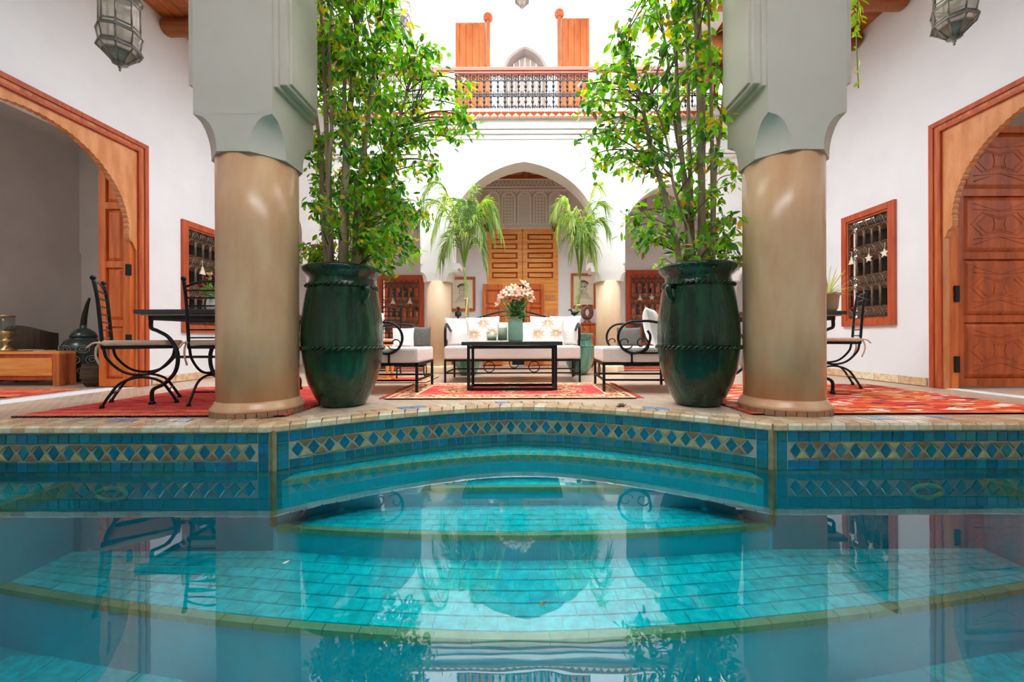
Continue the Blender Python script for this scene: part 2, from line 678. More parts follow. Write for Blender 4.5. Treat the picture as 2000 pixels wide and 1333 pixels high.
f1 = lambda x: 2.83 - .29 * abs(x) ** 1.7
f2 = lambda x: 2.67 - .05 * abs(x) ** 2.4
f3 = lambda x: 2.263 + .054 * x * x
f4 = lambda x: 1.674 + .075 * abs(x) ** 1.6
wallf = lambda x: apse(x) if abs(x) < HW else YF


def step(front, back, x0, x1, z, zlow, cols, rows, label, N=48):
    xs = [x0 + (x1 - x0) * i / N for i in range(N + 1)]
    m = MB()
    for i in range(N):
        a, b = xs[i], xs[i + 1]
        fa, fb = front(a), front(b)
        ba, bb = max(back(a), fa + .002), max(back(b), fb + .002)
        m.mi = 0
        m.add([(a, fa, z - .006), (b, fb, z - .006), (b, bb, z - .006), (a, ba, z - .006)], [(0, 1, 2, 3)])
        m.mi = 1
        m.add([(a, fa, zlow), (b, fb, zlow), (b, fb, z - .006), (a, fa, z - .006)], [(0, 1, 2, 3)])
    st = m.build('pool_step', [TBED, RISER], kind='structure', fix=False)
    tag(st, label, 'pool step')
    # cream nosing pieces
    nn = max(6, int((x1 - x0) / .16))
    for i in range(nn):
        a, b = x0 + (x1 - x0) * i / nn + .002, x0 + (x1 - x0) * (i + 1) / nn - .002
        if back((a + b) / 2) - front((a + b) / 2) < .03:
            continue
        q = MB()
        w = .034
        vs = []
        for zz in (z - .03, z):
            for (x, d) in ((a, -.008), (b, -.008), (b, w), (a, w)):
                vs.append((x, front(x) + d, zz))
        q.add(vs, [(3, 2, 1, 0), (4, 5, 6, 7), (0, 1, 5, 4), (1, 2, 6, 5), (2, 3, 7, 6), (3, 0, 4, 7)])
        q.build('nosing_tile', NOSE, st, fix=False)
    # tread tiles
    for r in range(rows):
        offx = (r % 2) * .5
        for c in range(-1, cols):
            a = x0 + (x1 - x0) * (c + offx) / cols
            b = x0 + (x1 - x0) * (c + 1 + offx) / cols
            a, b = max(a, x0), min(b, x1)
            if b - a < .02:
                continue
            a, b = a + .002, b - .002

            def P(x, t):
                f, bk = front(x) + .037, back(x)
                return (x, f + max(bk - f, 0) * t)
            if back((a + b) / 2) - front((a + b) / 2) < .09:
                continue
            t0, t1 = r / rows + .01, (r + 1) / rows - .01
            p = [P(a, t0), P(b, t0), P(b, t1), P(a, t1)]
            zz = z + RN.uniform(-.001, .001)
            q = MB()
            q.add([(u, v, z - .008) for u, v in p] + [(u, v, zz) for u, v in p],
                  [(4, 5, 6, 7), (0, 1, 5, 4), (1, 2, 6, 5), (2, 3, 7, 6), (3, 0, 4, 7)])
            q.build('tread_tile', RN.choices(TREADM, TREADW)[0], st, fix=False)


step(f1, wallf, -1.40, 1.40, -.31, -.49, 26, 2, 'highest curved pool step, just under the water along the apse wall')
step(f2, f1, -1.34, 1.34, -.48, -.61, 20, 2, 'second pool step down, a pale strip inside the curved apse')
step(f3, lambda x: min(f2(x), wallf(x)), -1.47, 1.47, -.60, -.75, 22, 5, 'third pool step down, bowed between the two pool corners')
step(f4, lambda x: f3(x) if abs(x) < 1.47 else YF, -2.68, 2.74, -.745, -1.05, 38, 6, 'widest and deepest bowed pool step, spanning the whole pool')
for s, xe, lb in ((-1, 2.68, 'shallow tiled bench under water at the left pool side'), (1, 2.75, 'shallow tiled bench under water at the right pool side')):
    m = MB()
    a, b = sorted((s * xe, s * PW))
    m.box(a, b, PB, YF, -1.05, -.336)
    be = m.build('pool_bench', RISER, kind='structure')
    tag(be, lb, 'pool bench')
    for i in range(12):
        y0 = YF - .17 * (i + 1)
        q = MB()
        q.box(min(s * (xe - .01), s * (xe + .05)), max(s * (xe - .01), s * (xe + .05)), y0 + .002, y0 + .168, -.39, -.33)
        q.build('nosing_tile', NOSE, be)
        for c in range(4):
            q = MB()
            u0, u1 = xe + .055 + .15 * c, xe + .2 + .15 * c
            q.box(min(s * u0, s * u1), max(s * u0, s * u1), y0 + .002, y0 + .167, -.34, -.33)
            q.build('tread_tile', RN.choices(TREADM, TREADW)[0], be)

m = MB()
m.add([(-PW, PB, -1.05), (PW, PB, -1.05), (PW, YF, -1.05), (-PW, YF, -1.05)], [(0, 1, 2, 3)])
pf = m.build('pool_floor', TBED, kind='structure', fix=False)
tag(pf, 'deep turquoise tiled bottom of the pool', 'pool floor')
for r in range(13):
    for c in range(22):
        x0 = -2.66 + 5.4 / 22 * (c + (r % 2) * .5)
        y0 = -.25 + .185 * r
        if x0 + .24 > 2.74 or y0 + .18 > f4(x0) + .1:
            continue
        q = MB()
        q.box(x0 + .002, x0 + .243, y0 + .002, y0 + .183, -1.055, -1.045 + RN.uniform(-.001, .001))
        q.build('floor_tile', RN.choices(TREADM, TREADW)[0], pf)

# round lamps set in the front wall under the water
for s, x, lb in ((-1, -2.44, 'pale ring shaped pool lamp under water left of the apse'), (1, 2.40, 'pale ring shaped pool lamp under water right of the apse')):
    t = thing('pool_lamp', lb, 'pool lamp', (x, YF, -.40))
    m = MB()
    m.tube([(.085 * cos(a), -.012, .036 * sin(a)) for a in [2 * pi * i / 24 for i in range(24)]], .014, 8, closed=True)
    m.build('lamp_ring', pmat('pale_lamp_plastic', (196, 200, 170), rough=.5), t)
    m = MB()
    m.ball((0, -.004, 0), .03, 12, (2.4, .5, .9))
    m.build('lens', POOLM, t)

# water
WATER, nt, b_ = newmat('pool_water')
nt.nodes.remove(b_)
fr = nt.nodes.new('ShaderNodeFresnel')
fr.inputs['IOR'].default_value = 1.85
tr = nt.nodes.new('ShaderNodeBsdfTransparent')
tr.inputs['Color'].default_value = (0.58, 0.97, 1.0, 1)
gl = nt.nodes.new('ShaderNodeBsdfGlossy')
gl.inputs['Roughness'].default_value = 0.0
gl.inputs['Color'].default_value = (0.95, 0.99, 1, 1)
mx = nt.nodes.new('ShaderNodeMixShader')
nt.links.new(fr.outputs[0], mx.inputs[0])
nt.links.new(tr.outputs[0], mx.inputs[1])
nt.links.new(gl.outputs[0], mx.inputs[2])
nt.links.new(mx.outputs[0], nt.nodes['Material Output'].inputs['Surface'])
nv = noise_node(nt, coord_map(nt, (1.0, 2.2, 1)), 3.2, 2.0)
bp = nt.nodes.new('ShaderNodeBump')
bp.inputs['Strength'].default_value = 0.03
bp.inputs['Distance'].default_value = 0.012
nt.links.new(nv, bp.inputs['Height'])
nt.links.new(bp.outputs['Normal'], gl.inputs['Normal'])
m = MB()
tris = tessellate_polygon([[Vector((x, y, 0)) for x, y in pool_edge]])
m.add([(x, y, WZ) for x, y in pool_edge], [tuple(t) for t in tris])
water = m.build('water', WATER, kind='structure')
tag(water, 'still turquoise pool water mirroring the courtyard', 'water')
if water.data.polygons[0].normal.z < 0:
    water.data.flip_normals()

# ================================================================== FLOOR
FLOORM, nt, b_ = newmat('bejmat_floor')
vec = coord_map(nt, (1, 1, 1), (0, 0, radians(45)))
br = nt.nodes.new('ShaderNodeTexBrick')
br.inputs['Scale'].default_value = 1.0
br.inputs['Brick Width'].default_value = .14
br.inputs['Row Height'].default_value = .05
br.inputs['Mortar Size'].default_value = .003
br.inputs['Color1'].default_value = lin((214, 190, 168))
br.inputs['Color2'].default_value = lin((194, 168, 146))
br.inputs['Mortar'].default_value = lin((224, 214, 200))
nt.links.new(vec, br.inputs['Vector'])
nz = noise_node(nt, coord_map(nt), 2.2, 4)
mxc = nt.nodes.new('ShaderNodeMixRGB')
mxc.blend_type = 'MULTIPLY'
mxc.inputs[0].default_value = 0.7
nt.links.new(br.outputs['Color'], mxc.inputs[1])
nt.links.new(ramp_node(nt, nz, [(.3, (.74, .72, .7, 1)), (.7, (1, 1, 1, 1))]), mxc.inputs[2])
nt.links.new(mxc.outputs[0], b_.inputs['Base Color'])
b_.inputs['Roughness'].default_value = .34
m = MB()
outer = [(-6.9, -3.0), (6.9, -3.0), (6.9, 7.75), (-6.9, 7.75)]
tris = tessellate_polygon([[Vector((x, y, 0)) for x, y in outer], [Vector((x, y, 0)) for x, y in pool_edge[::-1]]])
al = outer + pool_edge[::-1]
m.add([(x, y, -.004) for x, y in al], [tuple(t) for t in tris])
floor = m.build('floor', FLOORM, kind='structure', fix=False)
tag(floor, 'worn beige tiled courtyard floor around the pool', 'floor')
if floor.data.polygons[0].normal.z < 0:
    floor.data.flip_normals()

# ================================================================== OUTER WALLS
XW = 4.2
DC = {-1: 3.40, 1: 3.03}      # centres of the two side doors along Y


WT = {-1: .26, 1: .13}      # wall thickness


def wall_fn(s):
    return lambda u, v, w: (s * (XW + w), u, v)


WIN = {-1: (4.90, 5.70, .60, 2.00), 1: (4.46, 5.20, .65, 2.06)}
for s, nm in ((-1, 'wall_left'), (1, 'wall_right')):
    c = DC[s]
    w0, w1, z0, z1 = WIN[s]
    m = MB()
    hole1 = [(c - .94, 0), (c + .94, 0), (c + .94, 2.56), (c - .94, 2.56)]
    hole2 = [(w0 + .05, z0 + .05), (w1 - .05, z0 + .05), (w1 - .05, z1 - .05), (w0 + .05, z1 - .05)]
    m.plate([(-3.0, -.1), (7.75, -.1), (7.75, 4.6), (-3.0, 4.6)], [hole1, hole2], 0, WT[s], wall_fn(s))
    w = m.build(nm, WHITE_W, kind='structure')
    tag(w, 'white plastered side wall on the %s of the courtyard, with an arched wooden doorway and a grilled window' % ('left' if s < 0 else 'right'), 'wall')

for nm, y0, y1, lb in (('wall_rear', -3.2, -3.0, 'white wall behind the pool, seen only in reflections'),):
    m = MB()
    m.box(-4.5, 4.5, y0, y1, -.1, 4.6)
    tag(m.build(nm, WHITE, kind='structure'), lb, 'wall')

# side wall baseboards of stone pieces
for s, nm, ys in ((1, 'baseboard_right', (4.12, 7.5)), (-1, 'baseboard_left', (4.5, 7.5))):
    m = MB()
    a, b = sorted((s * XW, s * (XW - .012)))
    m.box(a, b, ys[0], ys[1], 0, .085)
    bb = m.build(nm, GROUT, kind='structure')
    tag(bb, 'low tan stone baseboard at the foot of the %s wall' % ('right' if s > 0 else 'left'), 'baseboard')
    n = int((ys[1] - ys[0]) / .3)
    for i in range(n):
        q = MB()
        l = (ys[1] - ys[0]) / n
        a, b = sorted((s * (XW - .012), s * (XW - .022)))
        q.box(a, b, ys[0] + l * i + .003, ys[0] + l * (i + 1) - .003, .002, .088)
        q.build('stone', RN.choice(COPE), bb, bevel=.003)

# back wall of the far gallery, both storeys
YB = 7.5
BW = [(wx(738, YB), wx(829, YB), .30, wz(537, YB)), (wx(1222, YB), wx(1313, YB), .30, wz(529, YB))]
DX0, DX1, DZ = wx(952, YB), wx(1090, YB), wz(447, YB)
m = MB()
hol = [[(DX0, 0), (DX1, 0), (DX1, DZ), (DX0, DZ)]]
for x0, x1, z0, z1 in BW:
    hol.append([(x0 + .05, z0 + .05), (x1 - .05, z0 + .05), (x1 - .05, z1 - .05), (x0 + .05, z1 - .05)])
UY = YB
ua0, ua1 = wx(985, UY), wx(1070, UY)
hol.append([(ua1, 3.9), (ua1, 5.5)] + pointed((ua0 + ua1) / 2, (ua1 - ua0) / 2, 5.53, wz(93, UY) - 5.53, 20, .25) + [(ua0, 3.9)])
m.plate([(-4.46, -.1), (4.46, -.1), (4.46, 7.0), (-4.46, 7.0)], hol, 0, .28, lambda u, v, w: (u, YB + w, v))
tag(m.build('wall_back', WHITE_W, kind='structure'), 'white back wall of the far gallery behind the sofa', 'wall')

# ================================================================== FAR FACADE (arcade)
YA, YA2 = 5.92, 6.27
PL0, PL1, PR0, PR1 = wx(822, YA), wx(884, YA), wx(1165, YA), wx(1221, YA)
ZC = 1.50
out = [(-4.2, 2.0)]


def add_arch(x0, x1, zs, rise, k=.12):
    return pointed((x0 + x1) / 2, (x1 - x0) / 2, zs, rise, 28, k)[::-1]


out = [(-4.2, 3.86), (-4.2, 2.1)]
out += add_arch(-4.2, -3.27, 2.1, .5)
out += [(-3.27, ZC), (-2.80, ZC)]
out += add_arch(-2.80, PL0, 2.1, .70, .2)
out += [(PL0, ZC), (PL1, ZC)]
out += add_arch(PL1, PR0, 2.15, wz(316, YA) - 2.15, .14)
out += [(PR0, ZC), (PR1, ZC)]
out += add_arch(PR1, 2.85, 2.1, .70, .2)
out += [(2.85, ZC), (3.30, ZC)]
out += add_arch(3.30, 4.2, 2.1, .5)
out += [(4.2, 2.1), (4.2, 3.86)]
m = MB()
m.plate(out[::-1], [], YA, YA2, lambda u, v, w: (u, w, v))
fac = m.build('wall_arcade', WHITE, kind='structure')
tag(fac, 'bright white arcade wall with a tall central arch at the far side of the court', 'wall')
# stepped impost blocks and mouldings of the arcade
m = MB()
for x, sd in ((PL1, 1), (PR0, -1)):
    a, b = sorted((x - .01 * sd, x + .07 * sd))
    m.box(a, b, YA + .03, YA2 - .03, 1.50, 1.56)
    a, b = sorted((x - .01 * sd, x + .10 * sd))
    m.box(a, b, YA + .05, YA2 - .02, 1.56, 1.64)
m.build('impost', WHITE, fac, bevel=.006)
m = MB()
for z, d, h in ((3.60, .07, .05), (3.54, .045, .05), (3.47, .02, .05)):
    m.box(PL0 - .0, PR1 + .0, YA - d, YA, z, z + h)
m.build('moulding', WHITE, fac)
m = MB()
for z, d, h in ((3.24, .05, .04), (3.19, .03, .04)):
    m.box(-4.2, PL0 - .02, YA - d, YA, z, z + h)
    m.box(PR1 + .02, 4.2, YA - d, YA, z, z + h)
m.build('moulding', WHITE, fac)
m = MB()
for x0, x1, zt in ((PL0, PL1, 3.2), (PR0, PR1, 3.2)):
    pass
for sgn, xa in ((-1, PL0), (1, PR1)):
    a, b = sorted((xa, xa - sgn * .03))
    m.box(a, b, YA - .02, YA, 1.62, 3.19)
m.build('pilaster_strip', WHITE, fac)
# upper storey piers and lintel
m = MB()
UL0, UL1, UR0, UR1 = wx(829, YA), wx(884, YA), wx(1161, YA), wx(1217, YA)
o2 = [(-4.2, 6.9), (-4.2, 3.86), (-3.2, 3.86), (-3.2, 4.9)] + add_arch(-3.2, UL0, 4.9, .95, .2) + [(UL0, 3.86), (UL1, 3.86), (UL1, 6.3), (UR0, 6.3), (UR0, 3.86), (UR1, 3.86), (UR1, 4.9)]
o2 += add_arch(UR1, 3.2, 4.9, .95, .2) + [(3.2, 3.86), (4.2, 3.86), (4.2, 6.9)]
m.plate(o2[::-1], [], YA + .02, YA2, lambda u, v, w: (u, w, v))
up = m.build('wall_upper', WHITE, kind='structure')
tag(up, 'white upper storey piers above the balcony', 'wall')
m = MB()
for x, sd in ((UL1, -1), (UR0, 1)):
    for j in range(3):
        a, b = sorted((x + sd * (.03 + .03 * j), x + sd * (.045 + .03 * j)))
        m.box(a, b, YA - .006, YA + .03, 5.25 + .07 * j, 6.2)
m.build('pilaster_strip', WHITE, up)
# slab between the storeys with log beams under it
m = MB()
m.box(-4.2, 4.2, YA2, YB, 3.68, 3.86)
sl = m.build('ceiling_gallery', WOODP, kind='structure')
tag(sl, 'wooden ceiling of the far gallery behind the central arch', 'ceiling')
for i in range(-7, 8):
    q = MB()
    x = .09 + .56 * i
    q.tube([(x, YA2 + .01, 3.60), (x, YB - .01, 3.60)], .075, 12)
    q.build('beam', LOG, sl)
q = MB()
q.box(-4.2, 4.2, YB - .03, YB - .001, 3.50, 3.58)
q.build('cornice', LOG, sl)
m = MB()
m.box(-4.2, 4.2, YA2 - .3, YB, 3.861, 3.9)
tag(m.build('floor_gallery', WHITE, kind='structure'), 'floor of the upper gallery behind the iron railing', 'floor')

m = MB()
m.box(-4.2, 4.2, YA2, YB + .28, 6.9, 7.0)
tag(m.build('ceiling_upper_gallery', WHITE, kind='structure'), 'roof of the upper gallery, above the view', 'ceiling')

# ================================================================== BEAM over the front pillars, ceilings
m = MB()
m.box(-4.2, 4.2, 2.6, 3.06, 4.15, 4.5)
tag(m.build('wall_over_pillars', WHITE, kind='structure'), 'white wall carried by the two big pillars above the pool edge', 'wall')
m = MB()
m.plate([(-4.2, -3.0), (4.2, -3.0), (4.2, 2.6), (-4.2, 2.6)], [[(-1.9, .0), (1.9, .0), (1.9, .85), (-1.9, .85)]], 4.24, 4.44, XY)  # unseen opening in the roof, placed and sized to light the pool
tag(m.build('ceiling_pool', WHITE, kind='structure'), 'ceiling over the pool, outside the view', 'ceiling')
for s in (-1, 1):
    a, b = sorted((s * 2.12, s * XW))
    m = MB()
    m.box(a, b, 3.06, YA, 4.31, 4.40)
    ce = m.build('ceiling_side', WOODP, kind='structure')
    tag(ce, 'wooden log ceiling of the gallery on the %s, beside the big pillar' % ('left' if s < 0 else 'right'), 'ceiling')
    n = 14
    for i in range(n):
        q = MB()
        u0, u1 = 2.12 + (XW - 2.12) * i / n, 2.12 + (XW - 2.12) * (i + 1) / n
        q.box(min(s * u0, s * u1) + .003, max(s * u0, s * u1) - .003, 3.07, YA - .005, 4.285, 4.312)
        q.build('plank', RN.choice([WOODY, WOODY, LOG]), ce)
    y = 4.70 if s < 0 else 4.36
    ys = [y + .6 * j for j in range(-3, 3)]
    for yy in ys:
        if yy < 3.2 or yy > 5.8:
            continue
        q = MB()
        q.tube([(s * 2.14, yy, 4.195), (s * (XW - .02), yy, 4.195)], [.088, .095], 14)
        q.build('beam', LOG, ce)
    m = MB()
    a, b = sorted((s * 2.12, s * 2.36))
    m.box(a, b, 3.06, YA, 4.22, 4.52)
    tag(m.build('parapet_wall', WHITE, kind='structure'), 'white parapet over the gallery on the %s, hidden by the tree' % ('left' if s < 0 else 'right'), 'wall')

# rooms beyond the side doors
def room(s, x1, y0, y1, h, mat, lb):
    m = MB()
    sk0, sk1 = sorted((s * (x1 - .25), s * (x1 - 1.45)))
    a, b = sorted((s * (XW + WT[s]), s * x1))
    m.add([(a, y0, -.01), (b, y0, -.01), (b, y1, -.01), (a, y1, -.01), (a, y0, h), (b, y0, h), (b, y1, h), (a, y1, h)],
          [(0, 1, 5, 4), (2, 3, 7, 6)] + ([(3, 0, 4, 7)] if s < 0 else [(1, 2, 6, 5)]))
    m.plate([(a, y0), (b, y0), (b, y1), (a, y1)], [[(sk0, y0 + .2), (sk1, y0 + .2), (sk1, y0 + 1.4), (sk0, y0 + 1.4)]], h, h + .1, XY)  # unseen roof opening, added to let sky light brighten the room
    r = m.build('wall_%s_room' % ('left' if s < 0 else 'right'), mat, kind='structure', fix=False)
    tag(r, lb, 'wall')
    return r


rl = room(-1, 6.5, 1.2, 5.85, 3.3, TAUPE, 'dim taupe plaster walls of the room through the left doorway')
m = MB()
m.box(-6.5, -6.475, 1.2, 5.85, 0, 1.78)
m.build('dado', TAUPE, rl)
m = MB()
m.box(-6.5, -4.5, 5.835, 5.85, 0, .09)
m.box(-6.475, -6.46, 1.2, 5.85, 0, .09)
m.build('skirting', BLACK, rl)
room(1, 6.8, 1.2, 4.9, 3.0, TAUPE, 'grey plaster walls of the room through the right doorway')

# ================================================================== SIDE DOORS
def door_frame(s):
    c = DC[s]
    t = bpy.data.objects.new('door_1' if s < 0 else 'door_2', None)
    COL.objects.link(t)
    sd = 'left' if s < 0 else 'right'
    tag(t, 'carved cedar doorway with scalloped arch in the %s wall, its leaf swung into the room' % sd, 'door', kind='structure')
    fn = lambda u, v, w: (s * (XW - w), c + u, v)
    H, W = 2.67, 1.04

    def u_board(o, i, t0, t1, nm, mat):
        m = MB()
        m.plate([(-o, 0), (-i, 0), (-i, H - (W - i)), (i, H - (W - i)), (i, 0), (o, 0), (o, H - (W - o)), (-o, H - (W - o))], [], t0, t1, fn)
        m.build(nm, mat, t)
    u_board(W, W - .045, -.05, .045, 'outer_moulding', WOODR)
    u_board(W - .045, W - .085, -.05, .032, 'flat_moulding', WOOD)
    u_board(W - .085, W - .11, -.05, .042, 'inner_moulding', WOODR)
    # arched board with scalloped edge
    pts = []
    n = 150
    for i in range(n + 1):
        a = pi * i / n
        sc = .012 * abs(((i / n * 50) % 1) - .5) * 2
        pts.append(((.84 + sc) * cos(a), 1.65 + (.83 + sc) * sin(a)))
    rgt = [(.84, 1.65), (.842, 1.60), (.855, 1.575), (.885, 1.56), (.895, 1.53), (.905, 1.505), (.921, 1.49)]
    inner = [(.921, 0)] + rgt[::-1] + pts[1:-1] + [(-x, z) for x, z in rgt] + [(-.921, 0)]
    o = W - .105
    outer = [(-o, 0), (-o, H - .1), (o, H - .1), (o, 0)]
    m = MB()
    m.plate(outer + inner, [], -.04, .016, fn)
    m.build('arched_panel', WOODP, t)
    # jamb lining through the wall
    m = MB()
    for u in (-.938, .923):
        m.plate([(u, 0), (u + .015, 0), (u + .015, 1.6), (u, 1.6)], [], -WT[s], -.03, fn)
    m.build('jamb', LEAFW, t)
    return t


dl = door_frame(-1)
dr = door_frame(1)


def leaf_door(parent, x0, x1, y, z1, rows, mat, mp, t=.045, stile=.07, carved=False, zb=.015):
    """framed leaf facing -Y with raised panels; its frame, panels and hinges are sub-parts of the door"""
    m = MB()
    hol = []
    W = x1 - x0
    rails = []
    z = zb + .08
    H = (z1 - zb - .08 - .07 * rows) / rows
    for r in range(rows):
        hol.append([(x0 + stile, z), (x1 - stile, z), (x1 - stile, z + H), (x0 + stile, z + H)])
        rails.append((z, z + H))
        z += H + .07
    m.plate([(x0, zb), (x1, zb), (x1, z1), (x0, z1)], hol, y, y + t, lambda u, v, w: (u, w, v))
    leaf = m.build('leaf', mat, parent)
    for z0, zz in rails:
        q = MB()
        a, b = x0 + stile, x1 - stile
        e = min(.045, (b - a) * .2)
        vs = [(a, y + .028, z0), (b, y + .028, z0), (b, y + .028, zz), (a, y + .028, zz),
              (a + e, y + .004, z0 + e), (b - e, y + .004, z0 + e), (b - e, y + .004, zz - e), (a + e, y + .004, zz - e)]
        q.add(vs, [(0, 1, 5, 4), (1, 2, 6, 5), (2, 3, 7, 6), (3, 0, 4, 7), (4, 5, 6, 7), (3, 2, 1, 0)])
        q.build('panel', mp, leaf, fix=False)
        if carved:
            q = MB()
            cx, cz = (a + b) / 2, (z0 + zz) / 2
            hw, hh = (b - a) / 2 - e - .03, (zz - z0) / 2 - e - .03
            for k in range(2):
                f = 1 - .22 * k
                q.tube([(cx + hw * f * u, y + .004, cz + hh * f * v) for u, v in ((-1, 0), (-.6, .55), (0, .35), (.6, .55), (1, 0), (.6, -.55), (0, -.35), (-.6, -.55))], .005, 5, closed=True)
            q.tube([(cx + .09 * cos(i * pi / 4) * (1 if i % 2 else .55), y + .004, cz + .09 * sin(i * pi / 4) * (1 if i % 2 else .55)) for i in range(8)], .006, 5, closed=True)
            for u in (-1, 1):
                q.tube([(cx + u * hw * .9, y + .004, cz + hh), (cx, y + .004, cz + hh * .62), (cx + u * hw * .9, y + .004, cz + hh * .72)], .005, 5)
                q.tube([(cx + u * hw * .9, y + .004, cz - hh), (cx, y + .004, cz - hh * .62), (cx + u * hw * .9, y + .004, cz - hh * .72)], .005, 5)
            q.build('carving', mp, leaf)
    return leaf


lf = leaf_door(dl, -4.54, -4.205, 4.27, 2.62, 4, LEAFW, LEAFW, stile=.075)
for z in (.45, 1.2):
    m = MB()
    m.box(-4.225, -4.185, 4.24, 4.27, z, z + .12)
    m.build('hinge', IRON, lf)
lf = leaf_door(dr, 4.335, 5.25, 3.99, 2.63, 4, WOODD, WOODD, stile=.09, carved=True)
for z in (.16, .86):
    m = MB()
    m.box(4.285, 4.33, 3.938, 3.99, z, z + .16)
    m.build('hinge', IRON, lf)

# ================================================================== WINDOWS WITH IRON GRILLES
def _tube_mesh(nm, paths, r, mat, n=5):
    m = MB()
    for p in paths:
        m.tube(p, r, n)
    return m.mesh(nm, mat, fix=False)


def window(name, label, loc, rz, w, h, cols, frame_m, iron, back_m, fancy=False, stars=0):
    t = bpy.data.objects.new(name, None)
    COL.objects.link(t)
    t.location = loc
    t.rotation_euler = (0, 0, rz)
    tag(t, label, 'window', kind='structure')
    fw = .075
    for (a, b, c, d) in ((-w / 2, -w / 2 + fw, 0, h), (w / 2 - fw, w / 2, 0, h), (-w / 2 + fw, w / 2 - fw, 0, fw), (-w / 2 + fw, w / 2 - fw, h - fw, h)):
        m = MB()
        m.box(a, b, -.035, .05, c, d)
        m.build('frame_board', frame_m, t, bevel=.006)
    m = MB()
    i = fw + .022
    m.plate([(-w / 2 + fw, fw), (w / 2 - fw, fw), (w / 2 - fw, h - fw), (-w / 2 + fw, h - fw)],
            [[(-w / 2 + i, i), (w / 2 - i, i), (w / 2 - i, h - i), (-w / 2 + i, h - i)]], -.02, .05, lambda u, v, ww: (u, ww, v))
    m.build('inner_moulding', frame_m, t)
    gw, gh = w - 2 * i, h - 2 * i
    # backing: wooden shutter with openings
    m = MB()
    m.box(-gw / 2 - .01, gw / 2 + .01, .10, .13, i - .01, h - i + .01)
    sh = m.build('shutter', back_m, t)
    zs = [i + gh * q for q in (0, .12, .36, .48, .70, .80, 1.0)]  # scroll, arch, scroll, arch, scroll-ish, arch top
    bands = [('s', 0, .11), ('a', .11, .33), ('s', .33, .43), ('a', .43, .63), ('s', .63, .73), ('a', .73, .91), ('s', .91, 1.0)] if not fancy else \
            [('s', 0, .08), ('a', .08, .27), ('s', .27, .43), ('a', .43, .60), ('s', .60, .74), ('a', .74, .91), ('s', .91, 1.0)]
    cw = gw / cols
    r = .0085
    for kind, a, b in bands:
        za, zb = i + gh * a, i + gh * b
        hh = zb - za
        m = MB()
        m.box(-gw / 2, gw / 2, -.006, .004, za - .005, za + .005)
        m.build('crossbar', iron, t)
        if kind == 'a':
            hw = cw * .40
            me = _tube_mesh('iron_arch', [[(-hw, 0, 0), (-hw, 0, hh - hw - .015)] + [(-hw * cos(q * pi / 8), 0, hh - hw - .015 + hw * sin(q * pi / 8)) for q in range(1, 8)] + [(hw, 0, hh - hw - .015), (hw, 0, 0)]] +
                            [[(cw / 2 - .002, 0, 0), (cw / 2 - .002, 0, hh)]], r, iron)
            mk = MB()
            mk.box(-hw * .7, hw * .7, 0, .012, .02, hh - hw * .8 - .02)
            dk = mk.mesh('opening', BLACK)
            fz = None
            for c in range(cols):
                x = -gw / 2 + cw * (c + .5)
                obj('iron_arch', me, t, loc=(x, -.002, za))
                if fancy:
                    cc = RN.choices(STAIN, [.14, .16, .3, .32, .08])[0]
                    q = MB()
                    q.lathe([(hw * .0, 0), (hw * .75, 0), (hw * .75, .01), (0, .01)], 12, M=Matrix.Rotation(pi / 2, 4, 'X'))
                    q.build('stained_pane', cc, sh, loc=(x + RN.choice((-.012, .012)), .098, zb - hw * 1.1))
                    q = MB()
                    q.box(-hw * .55, hw * .55, 0, .01, 0, hh * .42)
                    q.build('stained_pane', RN.choices(STAIN + [BLACK], [.1, .12, .3, .3, .08, .1])[0], sh, loc=(x, .09, za + .01))
                else:
                    obj('opening', dk, sh, loc=(x, .09, za))
        else:
            sr = min(hh * .42, cw * .30)
            p1 = [(cw * .26 + u, 0, hh * .5 + v) for u, v in spiral(0, 0, sr, sr * .25, -pi / 2, 1.3, 14)]
            p2 = [(-cw * .26 - u, 0, hh * .5 + v) for u, v in spiral(0, 0, sr, sr * .25, -pi / 2, 1.3, 14)]
            p3 = [(-cw * .5, 0, hh * .92), (-cw * .2, 0, hh * .55), (0, 0, hh * .1), (cw * .2, 0, hh * .55), (cw * .5, 0, hh * .92)]
            me = _tube_mesh('scroll', [p1, p2, smooth_path(p3, 3)], r * .8, iron)
            for c in range(cols):
                obj('scroll', me, t, loc=(-gw / 2 + cw * (c + .5), -.004, za))
    m = MB()
    for x in (-gw / 2 + .004, gw / 2 - .004):
        m.box(x - .004, x + .004, -.006, .004, i, h - i)
    m.box(-gw / 2, gw / 2, -.006, .004, h - i - .008, h - i)
    m.build('grille_border', iron, t)
    return t


STAIN = [pmat('stain_blue', (66, 84, 120), rough=.2), pmat('stain_green', (40, 92, 62), rough=.2), pmat('stain_amber', (240, 150, 90), rough=.3),
         pmat('stain_coral', (240, 164, 124), rough=.3), pmat('stain_grey', (150, 146, 160), rough=.2)]
BROWNB = pmat('brown_shutter', (104, 66, 42), (140, 84, 50), .6, scale=(10, 10, 2))
BROWNC = pmat('carved_shutter', (206, 104, 66), (232, 146, 100), .6, scale=(10, 10, 2))
a = WIN[-1]
window('window_1', 'wooden framed window with grey iron grille on the left wall behind the dining table', (-XW, (a[0] + a[1]) / 2, a[2]), radians(90), a[1] - a[0], a[3] - a[2], 5, WOODR, IRONB, BROWNB)
a = WIN[1]
window('window_2', 'wooden framed window with grey iron grille on the right wall beside the carved door', (XW, (a[0] + a[1]) / 2, a[2]), radians(-90), a[1] - a[0], a[3] - a[2], 5, WOODR, IRONB, BROWNB)
a = BW[0]
window('window_3', 'red framed window with dark grille on the back wall, behind the left armchair', ((a[0] + a[1]) / 2, YB, a[2]), 0, a[1] - a[0], a[3] - a[2], 6, WOODR, IRONG, BROWNC, True)
